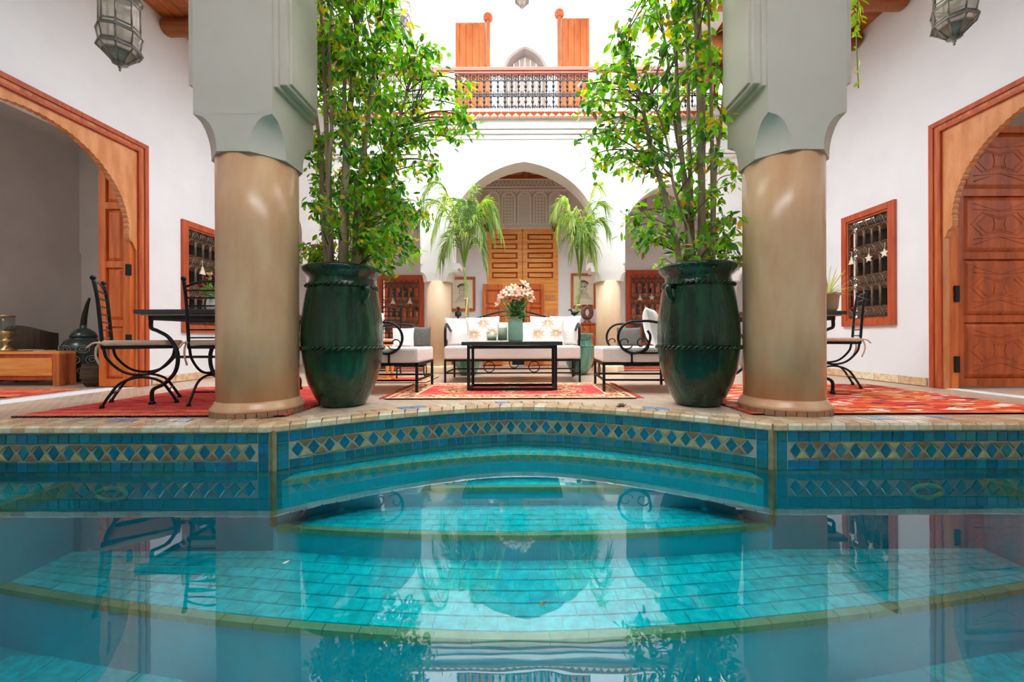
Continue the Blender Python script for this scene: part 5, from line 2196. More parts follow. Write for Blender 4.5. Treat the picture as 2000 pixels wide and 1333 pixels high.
def ficus(lb, loc, env, stems, seed, ntw=210, per=17):
    """env: list of (z, xmin, xmax) of the crown relative to the pot centre"""
    R = random.Random(seed)
    t = thing('ficus_tree', lb, 'tree', loc)
    z0 = 0.0

    def ext(z):
        if z <= env[0][0]:
            return env[0][1:]
        for a, b in zip(env, env[1:]):
            if a[0] <= z <= b[0]:
                u = (z - a[0]) / (b[0] - a[0])
                return (a[1] + (b[1] - a[1]) * u, a[2] + (b[2] - a[2]) * u)
        return env[-1][1:]
    axes = []
    for (bx, by, tx, ty, zt, r) in stems:
        if zt > 1.9:
            ty = max(ty, .07)
        pts = [(bx, by, z0), (bx + (tx - bx) * .16 + R.uniform(-.02, .02), by + (ty - by) * .16, zt * .25), (bx + (tx - bx) * .42 + R.uniform(-.03, .03), by + (ty - by) * .45, zt * .5),
               (bx + (tx - bx) * .72 + R.uniform(-.03, .03), by + (ty - by) * .75, zt * .76), (tx, ty, zt)]
        p = smooth_path(pts, 5)
        m = MB()
        n = len(p)
        m.tube(p, [r * (1 - .62 * i / (n - 1)) for i in range(n)], 8)
        m.build('stem', BARK, t)
        axes.append(p)
    tw = MB()
    leaves = []
    zmin, zmax = env[0][0], env[-1][0]
    for i in range(ntw):
        z = zmin + (zmax - zmin) * R.random()
        x0, x1 = ext(z)
        u = R.random()
        tx = x0 + (x1 - x0) * u
        hw = (x1 - x0) / 2
        ty = R.uniform(-.42, .42) * (1 - .5 * abs(2 * u - 1) ** 2)
        if abs(tx + loc[0]) > 1.42 and ty < .1:
            ty = .1 + abs(ty)
        # start on the closest stem a little lower
        tgt = Vector((tx, ty, z))
        best = None
        for p in axes:
            for v in p:
                if v.z < z - .05:
                    d = (Vector((v.x - tx, v.y - ty, (z - v.z) * .8 - .12))).length
                    if best is None or d < best[0]:
                        best = (d, v)
        if best is None:
            continue
        st = best[1]
        L = (tgt - st).length
        mid = st.lerp(tgt, .55) + Vector((R.uniform(-.04, .04), R.uniform(-.04, .04), .10 * min(1, L)))
        p = smooth_path([st, mid, tgt, tgt + Vector(((tx - st.x) * .15, (ty - st.y) * .15, -.06))], 4)
        n = len(p)
        tw.tube(p, [.007 * (1 - .75 * k / (n - 1)) * min(1.3, .5 + L) for k in range(n)], 4, cap=False)
        for k in range(per):
            f = R.uniform(.45, 1.0) if L > .25 else R.uniform(.1, 1)
            c = p[min(n - 1, int(f * (n - 1)))] + Vector((R.gauss(0, .035), R.gauss(0, .035), R.gauss(0, .03)))
            a = R.uniform(0, 2 * pi)
            d = Vector((cos(a) * .75, sin(a) * .75, R.uniform(-1.35, .25)))
            nn = Vector((R.gauss(0, .6), R.gauss(0, .6) - .35, 1))
            q = R.random()
            mt = 0 if q < .35 else 3 if q < .65 else 1 if q < .85 else 2 if q < .96 else 4
            if c.y + loc[1] < 3.12 and (abs(c.x + loc[0]) > 1.46 or c.z + loc[2] > 4.0):
                continue
            leaves.append((c, d, R.uniform(.045, .078) if seed == 11 else R.uniform(.052, .09), nn, mt))
    tw.build('twigs'[:-1], TWIG, t, kind='stuff', fix=False)
    # nearest leaves are single parts, the rest one mass
    leaves = [l for l in leaves]
    vis = sorted(range(len(leaves)), key=lambda i: leaves[i][0].y + (9 if leaves[i][0].z > 2.15 else 0))
    single = set(vis[:300])
    fm = MB()
    for i, (c, d, L, nn, mt) in enumerate(leaves):
        if i in single:
            q = MB()
            dd = d.normalized()
            side = dd.cross(nn).normalized()
            nz = side.cross(dd).normalized()
            idx = {0: (0, 5), 3: (1, 4), 1: (2,), 2: (3,), 4: (3,)}[mt]
            me = LMESH[R.choice(idx)]
            # leaf mesh runs along -Z, faces -Y
            M = Matrix(((-side[0], -nz[0], -dd[0]), (-side[1], -nz[1], -dd[1]), (-side[2], -nz[2], -dd[2])))
            if M.determinant() < 0:
                M = Matrix(((side[0], -nz[0], -dd[0]), (side[1], -nz[1], -dd[1]), (side[2], -nz[2], -dd[2])))
            o = obj('leaf', me, t, loc=c)
            o.rotation_euler = M.to_euler()
            s = L / .08
            o.scale = (s, s, s)
        else:
            leaf_shape(fm, c, d, L, L * .46, nn, droop=.16)
            fm.m[-8:] = [mt] * 8
    fm.build('foliage', LEAFG, t, kind='stuff', fix=False)
    return t


yt = 3.08
ZL = .985


def env_from(rows, cx, y):
    return sorted((wz(py, y) - ZL, wx(a, y) - cx, wx(b, y) - cx) for py, a, b in rows)


stemsL = [(.02, -.06, .10, -.05, 2.6, .036), (-.08, -.02, -.22, .0, 2.5, .026), (.08, .02, .30, .02, 2.4, .026), (-.02, .07, .0, .15, 2.7, .026), (-.13, .04, -.34, .08, 2.0, .024),
          (.12, -.03, .62, -.1, 1.75, .02), (.05, .1, .2, .25, 2.3, .02), (-.06, -.09, -.10, -.18, 2.4, .02), (.10, .06, .5, .2, 1.4, .016)]
ficus('tall many stemmed fig tree growing from the left green jar', (JL[0], JL[1], ZL),
      env_from([(520, 570, 760), (470, 560, 800), (420, 560, 820), (370, 560, 800), (330, 562, 810), (290, 570, 880), (240, 575, 922), (190, 580, 915), (140, 585, 905), (110, 590, 885), (85, 594, 810), (40, 594, 775), (-40, 596, 770), (-130, 596, 750)], JL[0], yt),
      stemsL, 11, 340, 27)
stemsR = [(.01, -.05, -.02, -.05, 2.6, .034), (.06, .0, .05, .0, 2.5, .032), (-.07, .0, -.14, .05, 2.3, .026), (.12, .03, .26, .08, 1.6, .026), (-.12, -.02, -.62, -.05, 1.9, .026),
          (.0, .08, -.02, .2, 2.6, .024), (-.05, -.09, -.42, -.2, 1.3, .016), (.09, -.07, .12, -.14, 2.4, .02), (-.02, .02, -.3, .1, 2.4, .02)]
ficus('tall many stemmed fig tree growing from the right green jar', (JR[0], JR[1], ZL),
      env_from([(520, 1295, 1455), (470, 1262, 1462), (420, 1220, 1465), (385, 1200, 1465), (350, 1185, 1465), (310, 1160, 1460), (270, 1145, 1450), (220, 1135, 1435), (170, 1145, 1430), (130, 1160, 1428), (90, 1190, 1425), (40, 1235, 1425), (-40, 1250, 1420), (-130, 1260, 1415)], JR[0], yt),
      stemsR, 23, 225, 18)

# ================================================================== FEATHERY PLANTS
FR = [leafmat('frond_lime', (138, 164, 66), .4), leafmat('frond_green', (84, 122, 62), .35), leafmat('frond_pale', (150, 170, 104), .4), leafmat('frond_straw', (214, 200, 120), .4)]
CANE = pmat('green_cane', (120, 150, 70), (176, 178, 110), .5, scale=(6, 6, 14))
STAKE = pmat('bamboo_stake', (216, 160, 96), rough=.6)


def feathery(lb, loc, head, fronds, seed, stake=True):
    """loc base in pot; head: where the crown starts; fronds: (dx, dy, rise, end dz) relative to head"""
    R = random.Random(seed)
    t = thing('feathery_palm', lb, 'plant', loc)
    hx, hz = head
    for k in range(3):
        m = MB()
        o = (k - 1) * .022
        p = smooth_path([(o, o * .5, 0), (o * .8 - .01, 0, hz * .35), (hx * .6 + o * .5, 0, hz * .7), (hx + o * .3, 0, hz)], 6)
        m.tube(p, .012 - .002 * k, 6)
        m.build('cane', CANE, t)
    if stake:
        m = MB()
        m.tube([(-.05, -.03, 0), (-.005, -.02, .55)], .011, 6)
        m.build('stake', STAKE, t)
    m = MB()
    for z in (hz * .3, hz * .55):
        m.tube([(hx * .5 + .024 * cos(a), .024 * sin(a), z) for a in [2 * pi * i / 10 for i in range(10)]], .006, 4, closed=True)
    m.build('tie', FABRIC, t)
    for (dx, dy, up, dz) in fronds:
        m = MB()
        A = Vector((hx, 0, hz))
        B = A + Vector((dx * .45, dy * .45, up))
        C_ = A + Vector((dx, dy, dz))
        pts = []
        for i in range(15):
            u = i / 14
            # quadratic bezier
            pts.append(A * (1 - u) ** 2 + B * 2 * u * (1 - u) * 1.0 + C_ * u * u)
        m.tube(pts, [.007 * (1 - .8 * i / 14) for i in range(15)], 5, cap=False)
        mats = [R.choice((0, 1, 1, 2)), R.choice((0, 1, 2, 2))]
        nl = 42
        for i in range(nl):
            u = .22 + .78 * i / nl
            k = u * 14
            a = pts[min(13, int(k))]
            b = pts[min(14, int(k) + 1)]
            p = a.lerp(b, k - int(k))
            tan_ = (b - a).normalized()
            for s in (-1, 1):
                side = tan_.cross(Vector((0, 0, 1)))
                side = side.normalized() if side.length > .05 else Vector((1, 0, 0))
                d = (side * s * R.uniform(.25, .7) + tan_ * .55 + Vector((R.uniform(-.12, .12), R.uniform(-.12, .12), R.uniform(-.45, .1)))).normalized()
                L = R.uniform(.22, .40) * (1.1 - .5 * u)
                q0, q1, q2, q3 = p, p + d * L * .35 + Vector((0, 0, -.01)), p + d * L * .7 + Vector((0, 0, -.07 * L / .3)), p + d * L * .95 + Vector((0, 0, -.20 * L / .3))
                wv = (d.cross(Vector((R.uniform(-.5, .5), 1, .3)))).normalized()
                w = .0048
                m.mi = R.choice(mats) if R.random() < .93 else 3
                m.add([q0 - wv * w, q0 + wv * w, q1 + wv * w, q1 - wv * w, q2 + wv * w * .8, q2 - wv * w * .8, q3], [(0, 1, 2, 3), (3, 2, 4, 5), (5, 4, 6)], True)
        m.build('frond', FR, t, fix=False)
    return t


yp = 5.45
hx = wx(905, yp) - wx(912, yp)
feathery('tall feathery palm with wide drooping lime green fronds, left of the back door', (wx(912, yp), yp + .12, .54), (hx, wz(520, yp) - .54),
         [(-.70, .0, 1.5, .62), (-.56, -.12, 1.7, .95), (-.42, -.1, 1.35, .45), (-.30, .1, 1.2, 1.0), (.16, -.05, 1.1, 1.12), (.54, -.05, 1.5, .42), (.40, .08, 1.3, .85), (.28, -.12, 1.1, .35), (-.2, -.15, .9, .25), (-.35, .05, .8, .1), (.30, .0, .75, .1), (.05, -.1, 1.2, .8), (.42, 0, 1.25, .45), (-.1, .1, 1.25, .9)], 5)
hx = wx(1135, yp) - wx(1130, yp)
feathery('feathery palm with lime green fronds forking in two, right of the back door', (wx(1130, yp), yp + .12, .54), (hx, wz(545, yp) - .54),
         [(-.34, -.05, 1.45, .95), (-.30, .05, 1.3, .70), (-.16, -.1, 1.3, .75), (.36, .0, 1.30, 1.05), (.30, .06, 1.5, 1.35), (.40, -.05, 1.2, .70), (.12, -.1, 1.1, .35), (.22, -.05, 1.0, .25), (-.12, .0, 1.1, .4), (.05, -.12, 1.2, .55), (-.25, .0, 1.35, 1.1), (.16, .05, 1.1, .8)], 9, stake=False)

# ================================================================== LANTERNS
def lantern(lb, tip, sc, chain_z, n=8, colored=False, rz=0.0):
    t = thing('lantern', lb, 'lantern', tip, rz)
    tiers = [(.055, .045, .10, .088, .155), (.115, .16, .175, .165, .21)]
    prof = [(.055, .03), (.125, .095), (.15, .122), (.18, .106), (.265, .122), (.285, .108), (.31, .108), (.475, .108), (.50, .108), (.525, .126), (.55, .105), (.64, .05), (.68, .02)]
    prof = [(z * sc, r * sc) for z, r in prof]
    m = MB()
    M8 = Matrix.Rotation(pi / n, 4, 'Z')
    for i, (z, r) in enumerate(prof):
        pts = [(r * cos(2 * pi * j / n + pi / n), r * sin(2 * pi * j / n + pi / n), z) for j in range(n)]
        m.tube(pts, .0065 * sc, 5, closed=True)
    for (za, ra), (zb, rb) in zip(prof, prof[1:]):
        for j in range(n):
            a = 2 * pi * j / n + pi / n
            m.tube([(ra * cos(a), ra * sin(a), za), (rb * cos(a), rb * sin(a), zb)], .0055 * sc, 4)
    m.build('frame', METALD, t)
    for (za, ra), (zb, rb) in zip(prof, prof[1:]):
        q = MB()
        a = pi / n
        e = .94
        vs = []
        for r_, z_, in ((ra, za), (rb, zb)):
            c_ = r_ * cos(pi / n)
            h = r_ * sin(pi / n) * e
            vs.append((c_ - .001, -h, z_))
            vs.append((c_ - .001, h, z_))
        q.add([*vs], [(0, 1, 3, 2)])
        dark = za > .54 * sc or za < .06 * sc or .14 * sc < za < .16 * sc
        me = q.mesh('pane', METALD if dark else PANE, fix=False)
        for j in range(n):
            obj('pane', me, t, rot=2 * pi * j / n)
    q = MB()
    q.lathe([(.002, 0), (.008, .008), (.004, .016), (.012, .026), (.005, .036), (.045, .052)], 8)
    fi = q.build('finial', METALD, t)
    fi.scale = (sc, sc, sc)
    q = MB()
    q.lathe([(.03 * sc, .62 * sc), (.035 * sc, .67 * sc), (.015 * sc, .72 * sc), (.004, .74 * sc)], 10)
    z = .73 * sc
    k = 0
    while tip[2] + z < chain_z:
        c = Vector((0, 0, z + .018))
        q.tube([c + (Vector((.009 * cos(a), 0, .02 * sin(a))) if k % 2 else Vector((0, .009 * cos(a), .02 * sin(a)))) for a in [2 * pi * i / 8 for i in range(8)]], .003, 4, closed=True)
        z += .03
        k += 1
    q.build('chain', METALD, t)
    q = MB()
    q.lathe([(.006, .24 * sc), (.03 * sc, .25 * sc), (.034 * sc, .32 * sc), (.02 * sc, .36 * sc), (.006, .37 * sc)], 12)
    q.build('bulb', pmat('frosted_bulb', (244, 240, 230), rough=.4), t)
    return t


lantern('big glass and silver lantern hanging in front of the left side wall', (wx(236, 2.82), 2.82, wz(137, 2.82)), 1.0, 4.16, rz=.2)
lantern('big glass and silver lantern hanging in front of the right side wall', (wx(1866, 2.82), 2.82, wz(92, 2.82)), 1.0, 4.16, rz=.1)
lantern('small lantern at the top of the picture, hanging before the upper gallery', (wx(1022, 6.8), 6.8, wz(19, 6.8)), 1.0, 6.85)
lantern('grey lantern half hidden by the top of the left tree', (wx(782, 5.5), 5.5, wz(62, 5.5)), 1.3, 6.85)
lantern('dark little lantern hanging in the far right gallery arch', (wx(1256, 6.9), 6.9, wz(418, 6.9)), .6, 3.67)
# rods that carry the two courtyard lanterns from the upper lintels
for (x, y) in ((wx(782, 5.5), 5.5),):
    m = MB()
    m.tube([(x, y, 6.84), (x, 6.0, 6.84)], .012, 6)
    tag(m.build('lantern_bracket', IRON), 'iron bracket high above the courtyard that holds the grey lantern', 'bracket')
m = MB()
m.tube([(wx(1022, 6.8), 6.8, 6.84), (wx(1022, 6.8), 6.2, 6.84)], .012, 6)
tag(m.build('lantern_bracket', IRON), 'iron bracket above the upper gallery that holds the small lantern', 'bracket')

# ================================================================== VINE
VN = [leafmat('vine_lime', (186, 204, 40), .5), leafmat('vine_green', (150, 184, 40), .5)]
xv_, yv_ = wx(1676, 3.3), 3.3
t = thing('hanging_vine', 'thin lime green vine hanging down beside the right pillar', 'plant', (xv_, yv_, 4.33))
m = MB()
pts = smooth_path([(0, 0, 0), (.01, -.01, -.7), (-.005, 0, -1.3), (.01, 0, -1.75)], 8)
m.tube(pts, .004, 5)
m.build('stem', STEMG, t)
for i in range(78):
    u = RN.random() ** .8
    z = -1.75 * (u if u < .80 or RN.random() < .2 else u * .75)
    side = RN.choice((-1, 1))
    q = MB()
    leaf_shape(q, (RN.uniform(-.02, .02), RN.uniform(-.03, .03), z), (side * RN.uniform(.3, 1), RN.uniform(-.5, .5), -.55), RN.uniform(.07, .12) * (1 if z > -1.2 else .55), .026, (0, -1, .5), droop=.2)
    q.build('leaf', RN.choice(VN), t, fix=False)

# ================================================================== BACK WALL: PICTURES, CABINETS, FIGURES
PAPER = pmat('cream_drawing_paper', (236, 228, 204), (242, 235, 214), .8, scale=(3, 3, 3))
PENCIL = pmat('graphite', (112, 108, 104), rough=.8)
PENCL = pmat('light_graphite', (168, 162, 154), rough=.8)


def picture(lb, x0, x1, z0, z1, flip):
    cx, cz = (x0 + x1) / 2, (z0 + z1) / 2
    t = thing('framed_drawing', lb, 'picture', (cx, YB, z0))
    w, h = x1 - x0, z1 - z0
    f = .045
    for a, b, c, d in ((-w / 2, w / 2, 0, f), (-w / 2, w / 2, h - f, h), (-w / 2, -w / 2 + f, f, h - f), (w / 2 - f, w / 2, f, h - f)):
        m = MB()
        m.box(a, b, -.03, -.001, c, d)
        m.build('frame_board', WOOD, t, bevel=.004)
    m = MB()
    m.box(-w / 2 + f, w / 2 - f, -.012, -.001, f, h - f)
    m.build('paper', PAPER, t)
    y = -.0135
    s = flip

    def ell(cx, cz, a, b, a0=0, a1=2 * pi, n=20, tilt=0.0):
        return [(s * (cx + a * cos(u) * cos(tilt) - b * sin(u) * sin(tilt)), y, cz + a * cos(u) * sin(tilt) + b * sin(u) * cos(tilt)) for u in [a0 + (a1 - a0) * i / n for i in range(n + 1)]]
    hc = h * .58
    m = MB()
    R = random.Random(3 if s > 0 else 4)
    # face, head cloth, shoulders
    m.tube(ell(.0, hc, .062, .092), .0035, 4)
    for k in range(7):
        m.tube(ell(.0, hc + .045 + .006 * k, .075 + .004 * k, .06, .1, pi - .1, tilt=.1 * (k - 3) * .5), .003, 4)
    for e in (-.026, .026):
        m.tube(ell(e, hc + .015, .014, .007), .003, 4)
        m.tube(ell(e, hc + .03, .018, .008, .3, pi - .3, 8), .003, 4)
        m.ball((s * e, y, hc + .015), .005, 6)
    m.tube([(s * -.004, y, hc + .01), (s * -.012, y, hc - .02), (s * .004, y, hc - .024)], .003, 4)
    m.tube(ell(0, hc - .048, .022, .006), .003, 4)
    for k in range(10):
        u = -1 + 2 * k / 9
        m.tube(smooth_path([(s * (.06 * u), y, hc - .09), (s * (.11 * u + .01), y, hc - .15), (s * (.15 * u), y, hc - .2 - .02 * abs(u))], 4), .0028, 4)
    m.build('pencil_line', PENCIL, t, kind='stuff')
    m = MB()
    for k in range(34):
        a, b = R.uniform(-.09, .09), R.uniform(-.02, .10)
        if abs(a) < .05 and b < .05 and R.random() < .6:
            continue
        m.bar((s * a, y, hc + b), (s * (a + .03), y, hc + b - .035), .004, .001, up=(0, 1, 0))
    for k in range(22):
        a, b = R.uniform(.02, .06), R.uniform(-.07, .03)
        m.bar((s * a, y, hc + b), (s * (a + .016), y, hc + b - .025), .004, .001, up=(0, 1, 0))
    m.build('shading', PENCL, t, kind='stuff')


picture('framed pencil portrait on cream paper, left of the honey wood door', wx(879, YB), wx(929, YB), wz(607, YB), wz(541, YB), 1)
picture('framed pencil portrait on cream paper, right of the honey wood door', wx(1115, YB), wx(1164, YB), wz(602, YB), wz(535, YB), -1)


def cabinet(lb, x0, x1, y0, y1, h):
    t = thing('cabinet', lb, 'cabinet', ((x0 + x1) / 2, (y0 + y1) / 2, 0))
    w, d = (x1 - x0) / 2, (y1 - y0) / 2
    m = MB()
    m.box(-w, w, -d, d, .05, h - .03)
    for x in (-w, w - .05):
        for y in (-d, d - .05):
            m.box(x, x + .05, y, y + .05, 0, .05)
    m.build('body', WOODR, t, bevel=.004)
    m = MB()
    m.box(-w - .02, w + .02, -d - .02, d, h - .03, h)
    m.build('top', WOODR, t, bevel=.005)
    for s in (-1, 1):
        m = MB()
        a, b = (-w + .02, -.006) if s < 0 else (.006, w - .02)
        m.box(a, b, -d - .014, -d, .09, h - .2)
        do = m.build('door', WOOD, t, bevel=.003)
        m = MB()
        m.box(a + .05, b - .05, -d - .02, -d - .01, .15, h - .26)
        m.build('panel', WOODR, do, bevel=.004)
        m = MB()
        m.box(a, b, -d - .014, -d, h - .18, h - .05)
        dr_ = m.build('drawer', WOOD, t, bevel=.003)
        m = MB()
        m.ball(((a + b) / 2, -d - .02, h - .115), .012, 8)
        m.build('knob', IRON, dr_)
    return t


cabinet('low reddish wooden cabinet under the right framed portrait', wx(1128, 7.0), wx(1180, 7.0), 7.05, 7.46, .78)
cabinet('low reddish wooden cabinet under the left framed portrait', wx(868, 7.0), wx(914, 7.0), 7.05, 7.46, .78)
BROZ = pmat('brown_lustre_glaze', (96, 56, 40), (150, 100, 76), .25, scale=(8, 8, 8))
t = thing('ring_vase', 'brown glazed vase with a ring shaped body on the right cabinet', 'vase', (wx(1147, 7.2), 7.2, .78))
m = MB()
m.tube([(.075 * cos(a), 0, .19 + .10 * sin(a)) for a in [2 * pi * i / 24 for i in range(24)]], [.036 + .008 * abs(cos(2 * pi * i / 24)) for i in range(24)], 10, closed=True)
m.build('ring', BROZ, t)
m = MB()
m.lathe([(.01, 0), (.075, 0), (.07, .02), (.045, .05), (.04, .07)], 16)
m.build('foot', BROZ, t)
for s in (-1, 1):
    m = MB()
    m.lathe([(.03, 0), (.034, .04), (.044, .055), (.03, .056)], 12, (s * .055, 0, .275))
    m.build('spout', BROZ, t)
t = thing('metal_lamp', 'small dark metal lamp on the left cabinet, behind the sofa arm', 'lamp', (wx(895, 7.15), 7.15, .78))
m = MB()
m.lathe([(.01, 0), (.085, 0), (.085, .02), (.02, .03), (.02, .12), (.055, .13), (.06, .2), (.02, .215), (.015, .26), (.03, .265), (.03, .29), (.01, .30)], 16)
m.build('body', IRONG, t)
t = thing('bird_figure', 'small black bird figure on a stick behind the right end of the sofa', 'figurine', (wx(1121, 5.4), 5.36, 0))
m = MB()
m.tube(smooth_path([(0, 0, .0), (.005, 0, .5), (0, 0, .82)], 5), .011, 6)
m.build('stick', IRON, t)
m = MB()
m.ball((0, 0, .845), .03, 10, (1.5, .8, .9))
m.tube(smooth_path([(-.02, 0, .85), (-.04, 0, .88), (-.05, 0, .895), (-.085, 0, .885)], 3), [.014, .012, .012, .012, .012, .012, .012, .010, .008, .003], 6)
m.tube([(.03, 0, .85), (.075, 0, .875)], [.018, .006], 6)
m.build('bird', IRON, t)

# wooden furniture behind the left armchair and right armchair
t = thing('wooden_stool', 'little honey wood stool with turned legs behind the left armchair', 'stool', (wx(756, 5.15), 4.86, .009))
m = MB()
m.box(-.17, .17, -.13, .13, .40, .43)
m.build('seat', HONEY, t, bevel=.006)
for x in (-.13, .13):
    for y in (-.09, .09):
        m = MB()
        m.lathe([(.012, .03), (.02, .06), (.014, .10), (.024, .16), (.014, .24), (.022, .32), (.016, .40)], 10, (x, y, 0))
        m.build('leg', HONEY, t)
m = MB()
for y in (-.09, .09):
    m.box(-.17, .17, y - .02, y + .02, 0, .03)
m.box(-.012, .012, -.09, .09, .005, .025)
m.build('foot_rail', HONEY, t, bevel=.004)
for x0, x1, lb in ((wx(728, 7.2), wx(832, 7.2), 'low wooden bench under the left grilled window at the back'), (wx(1216, 7.2), wx(1330, 7.2), 'low wooden bench under the right grilled window at the back')):
    t = thing('low_bench', lb, 'bench', ((x0 + x1) / 2, 7.25, 0))
    w = (x1 - x0) / 2
    m = MB()
    m.box(-w, w, -.2, .2, .20, .25)
    m.build('seat', WOOD, t, bevel=.005)
    m = MB()
    m.box(-w + .02, w - .02, -.19, .19, .06, .20)
    m.build('front_panel', WOODR, t)
    for x in (-w + .05, w - .05):
        m = MB()
        m.box(x - .03, x + .03, -.18, .18, 0, .06)
        m.build('leg', BLACK, t)

# ================================================================== ROOM THROUGH THE LEFT DOORWAY
t = thing('wooden_chest', 'long low honey wood chest in the room through the left doorway', 'chest', (-5.72, 4.54, 0))
m = MB()
w, d = .54, .085
m.box(-w, w, -d, d, .355, .385)
m.build('top', HONEY, t, bevel=.004)
m = MB()
m.box(-w + .02, w - .02, -d + .02, d - .01, .06, .355)
m.build('body', WOODR, t)
m = MB()
m.box(-w + .09, w - .09, -d + .006, -d + .02, .11, .31)
m.build('front_panel', HONEY, t, bevel=.006)
for x in (-w, w - .075):
    for y in (-d, d - .06):
        m = MB()
        m.box(x, x + .075, y, y + .06, 0, .355)
        m.build('leg', WOOD, t, bevel=.003)
t = thing('hurricane_lamp', 'brass candle holder with glass chimney on the chest at the left picture edge', 'candle holder', (wx(12, 4.56), 4.56, .385))
m = MB()
m.lathe([(.01, 0), (.075, 0), (.07, .02), (.03, .05), (.025, .09), (.05, .11), (.05, .13), (.025, .15), (.05, .18), (.058, .21), (.058, .235), (.01, .235)], 24)
m.build('stand', BRASS, t)
m = MB()
m.lathe([(.066, .235), (.068, .30), (.066, .40), (.063, .40), (.064, .30), (.062, .24)], 24)
m.build('chimney', GLASS, t)
m = MB()
m.lathe([(.069, .395), (.071, .41), (.066, .412), (.064, .40)], 24)
m.build('rim', BRASS, t)
t = thing('plate', 'pale shallow plate lying on the honey wood chest', 'plate', (wx(60, 4.55), 4.55, .385))
m = MB()
m.lathe([(.01, 0), (.06, 0), (.10, .016), (.097, .02), (.06, .008), (.01, .006)], 24)
m.build('dish', pmat('pale_china', (206, 206, 206), rough=.3), t)
t = thing('closed_book', 'thin pale book lying on the right end of the chest', 'book', (wx(88, 4.55), 4.55, .385))
m = MB()
m.box(-.05, .05, -.07, .07, 0, .012)
m.build('cover', pmat('pale_book', (190, 186, 176), rough=.7), t, bevel=.002)
m = MB()
m.box(-.046, .051, -.066, .066, .003, .009)
m.build('pages', PAPER, t)
LEATH = pmat('dark_brown_leather', (62, 50, 38), (78, 64, 48), .45, scale=(8, 8, 8))
for px, yy, rz, lb in ((52, 5.05, pi + .25, 'dark leather tub armchair standing behind the honey wood chest'),):
    t = thing('tub_armchair', lb, 'armchair', (-6.18, yy, 0), rz)
    m = MB()
    n = 16
    vs = []
    for i in range(n + 1):
        a = pi * i / n
        hgt = .60 + .09 * sin(a) ** 2
        for r_ in (.24, .19):
            for z in (.12, hgt):
                vs.append((r_ * cos(a), r_ * sin(a), z))
    fs = []
    for i in range(n):
        o, p = 4 * i, 4 * i + 4
        fs += [(o, p, p + 1, o + 1), (o + 2, o + 3, p + 3, p + 2), (o + 1, p + 1, p + 3, o + 3), (o, o + 2, p + 2, p)]
    fs += [(0, 1, 3, 2), (4 * n, 4 * n + 2, 4 * n + 3, 4 * n + 1)]
    m.add(vs, fs)
    m.build('backrest', LEATH, t)
    m = MB()
    m.lathe([(.02, .10), (.20, .10), (.21, .16), (.2, .30), (.17, .34), (.02, .35)], 20)
    m.build('seat', LEATH, t)
    for a in range(4):
        m = MB()
        m.lathe([(.01, 0), (.018, 0), (.022, .12), (.01, .12)], 8, (.15 * cos(a * pi / 2 + .78), .15 * sin(a * pi / 2 + .78), 0))
        m.build('leg', WOODD, t)
JARB = pmat('patterned_jar_ground', (34, 46, 40), (58, 72, 64), .25, scale=(5, 5, 5), coat=.3)
JARP = pmat('patterned_jar_light', (150, 158, 142), rough=.4)
t = thing('lidded_jar', 'round dark lidded jar painted with pale eye shapes, in the left room corner', 'jar', (-5.46, 4.96, 0))
m = MB()
jp = [(.02, 0), (.10, 0), (.11, .02), (.15, .10), (.185, .20), (.205, .32), (.20, .42), (.165, .50), (.12, .53), (.12, .545), (.02, .545)]
m.lathe(jp, 32)
m.build('body', JARB, t)
m = MB()
m.lathe([(.02, .545), (.125, .545), (.125, .56), (.10, .61), (.055, .65), (.025, .66), (.03, .68), (.018, .695), (.004, .70)], 24)
m.build('lid', JARB, t)
m = MB()
for z, r_, h in ((.40, .203, .045), (.27, .199, .05), (.14, .168, .04)):
    for k in range(8):
        a = 2 * pi * (k + (.5 if z == .27 else 0)) / 8
        for f_ in (1, .5):
            m.tube([((r_ + .003) * cos(a + .28 * f_ * cos(u)), (r_ + .003) * sin(a + .28 * f_ * cos(u)), z + h * f_ * sin(u)) for u in [2 * pi * i / 14 for i in range(14)]], .005, 5, closed=True)
m.build('painted_eye', JARP, t, kind='stuff')
t = thing('curved_horn', 'tall dark curved horn standing behind the lidded jar', 'ornament', (-5.80, 5.25, 0))
m = MB()
p = smooth_path([(0, 0, .03), (.0, 0, .4), (.02, 0, .75), (.06, 0, .95), (.12, -.02, 1.06)], 6)
m.tube(p, [.05 * (1 - .75 * i / (len(p) - 1)) for i in range(len(p))], 10)
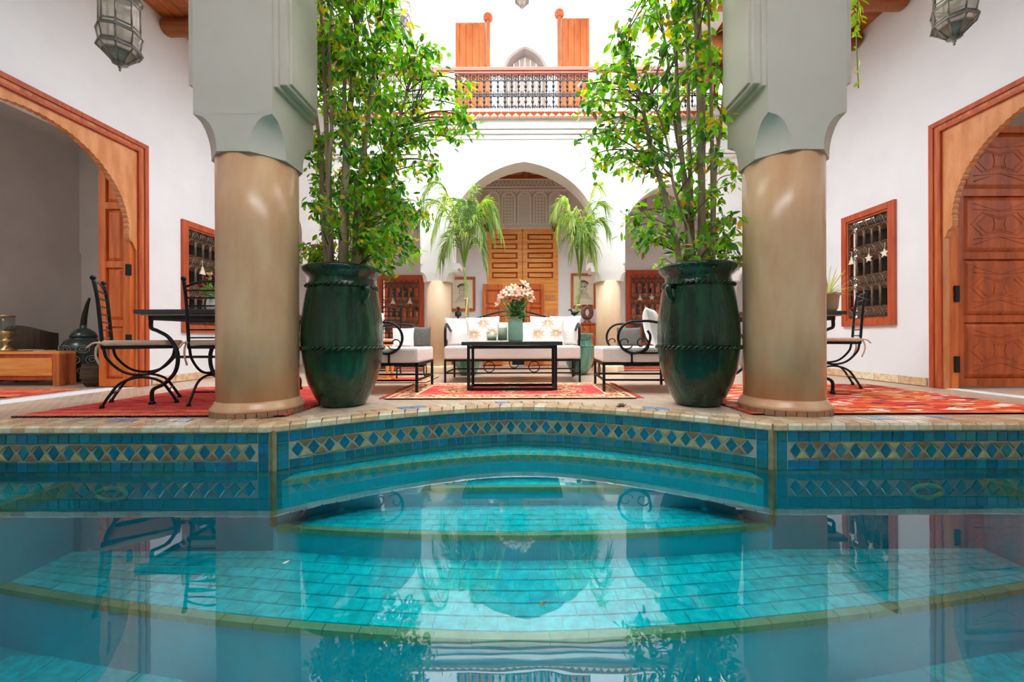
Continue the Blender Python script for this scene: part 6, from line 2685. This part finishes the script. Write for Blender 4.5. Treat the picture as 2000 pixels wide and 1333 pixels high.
m.build('horn', pmat('dark_horn', (26, 26, 24), rough=.35), t)
m = MB()
m.box(-.07, .07, -.07, .07, 0, .05)
m.build('base', BLACK, t, bevel=.005)
t = thing('woven_basket', 'squat dark brown basket on the floor against the left door leaf', 'basket', (-4.745, 4.47, 0))
m = MB()
m.lathe([(.02, 0), (.11, 0), (.135, .04), (.15, .12), (.145, .20), (.135, .24), (.125, .24), (.13, .14), (.1, .03), (.02, .02)], 28)
m.build('body', pmat('dark_wicker', (54, 42, 30), (84, 66, 48), .8, scale=(4, 4, 40), bumps=.4), t)
m = MB()
for z in (.05, .10, .15, .20):
    r_ = .135 + .014 * sin(pi * z / .24)
    m.tube([(r_ * cos(a), r_ * sin(a), z) for a in [2 * pi * i / 28 for i in range(28)]], .006, 5, closed=True)
m.tube([(.132 * cos(a), .132 * sin(a), .242) for a in [2 * pi * i / 28 for i in range(28)]], .009, 6, closed=True)
m.build('weave_band', bpy.data.materials['dark_wicker'], t)

# ================================================================== LITTLE THINGS ON COPING AND WATER
DRY = leafmat('dry_leaf', (120, 100, 84), .1)
WHT = leafmat('bleached_leaf', (226, 228, 226), .1)
xq, yq = wx(1215, 2.98), 2.82
t = thing('dry_leaves', 'little dark curled dry leaf on the coping at the right part of the apse', 'leaf', (wx(1215, 2.86), 2.94, .006))
q = MB()
for i in range(4):
    leaf_shape(q, (.012 * i - .03, 0, .004), (1, RN.uniform(-.6, .6), .25), .05, .03, (0, 0, 1), droop=-.3, fold=.4)
q.build('blade', DRY, t, fix=False)
t.name = 'dry_leaf'
for px, py, mt, lb in ((556, 1101, WHT, 'pale petal floating on the water in front of the left pillar reflection'), (1058, 1185, DRY, 'tiny dark curled leaf floating in the middle of the pool')):
    y = (CAM_H - WZ) * FPX / (py - 660)
    t = thing('floating_leaf', lb, 'leaf', (wx(px, y), y, WZ + .002))
    q = MB()
    leaf_shape(q, (-.012, 0, .001), (1, .25, .1), .026, .016, (0, 0, 1), droop=-.2, fold=.3)
    q.build('blade', mt, t, fix=False)
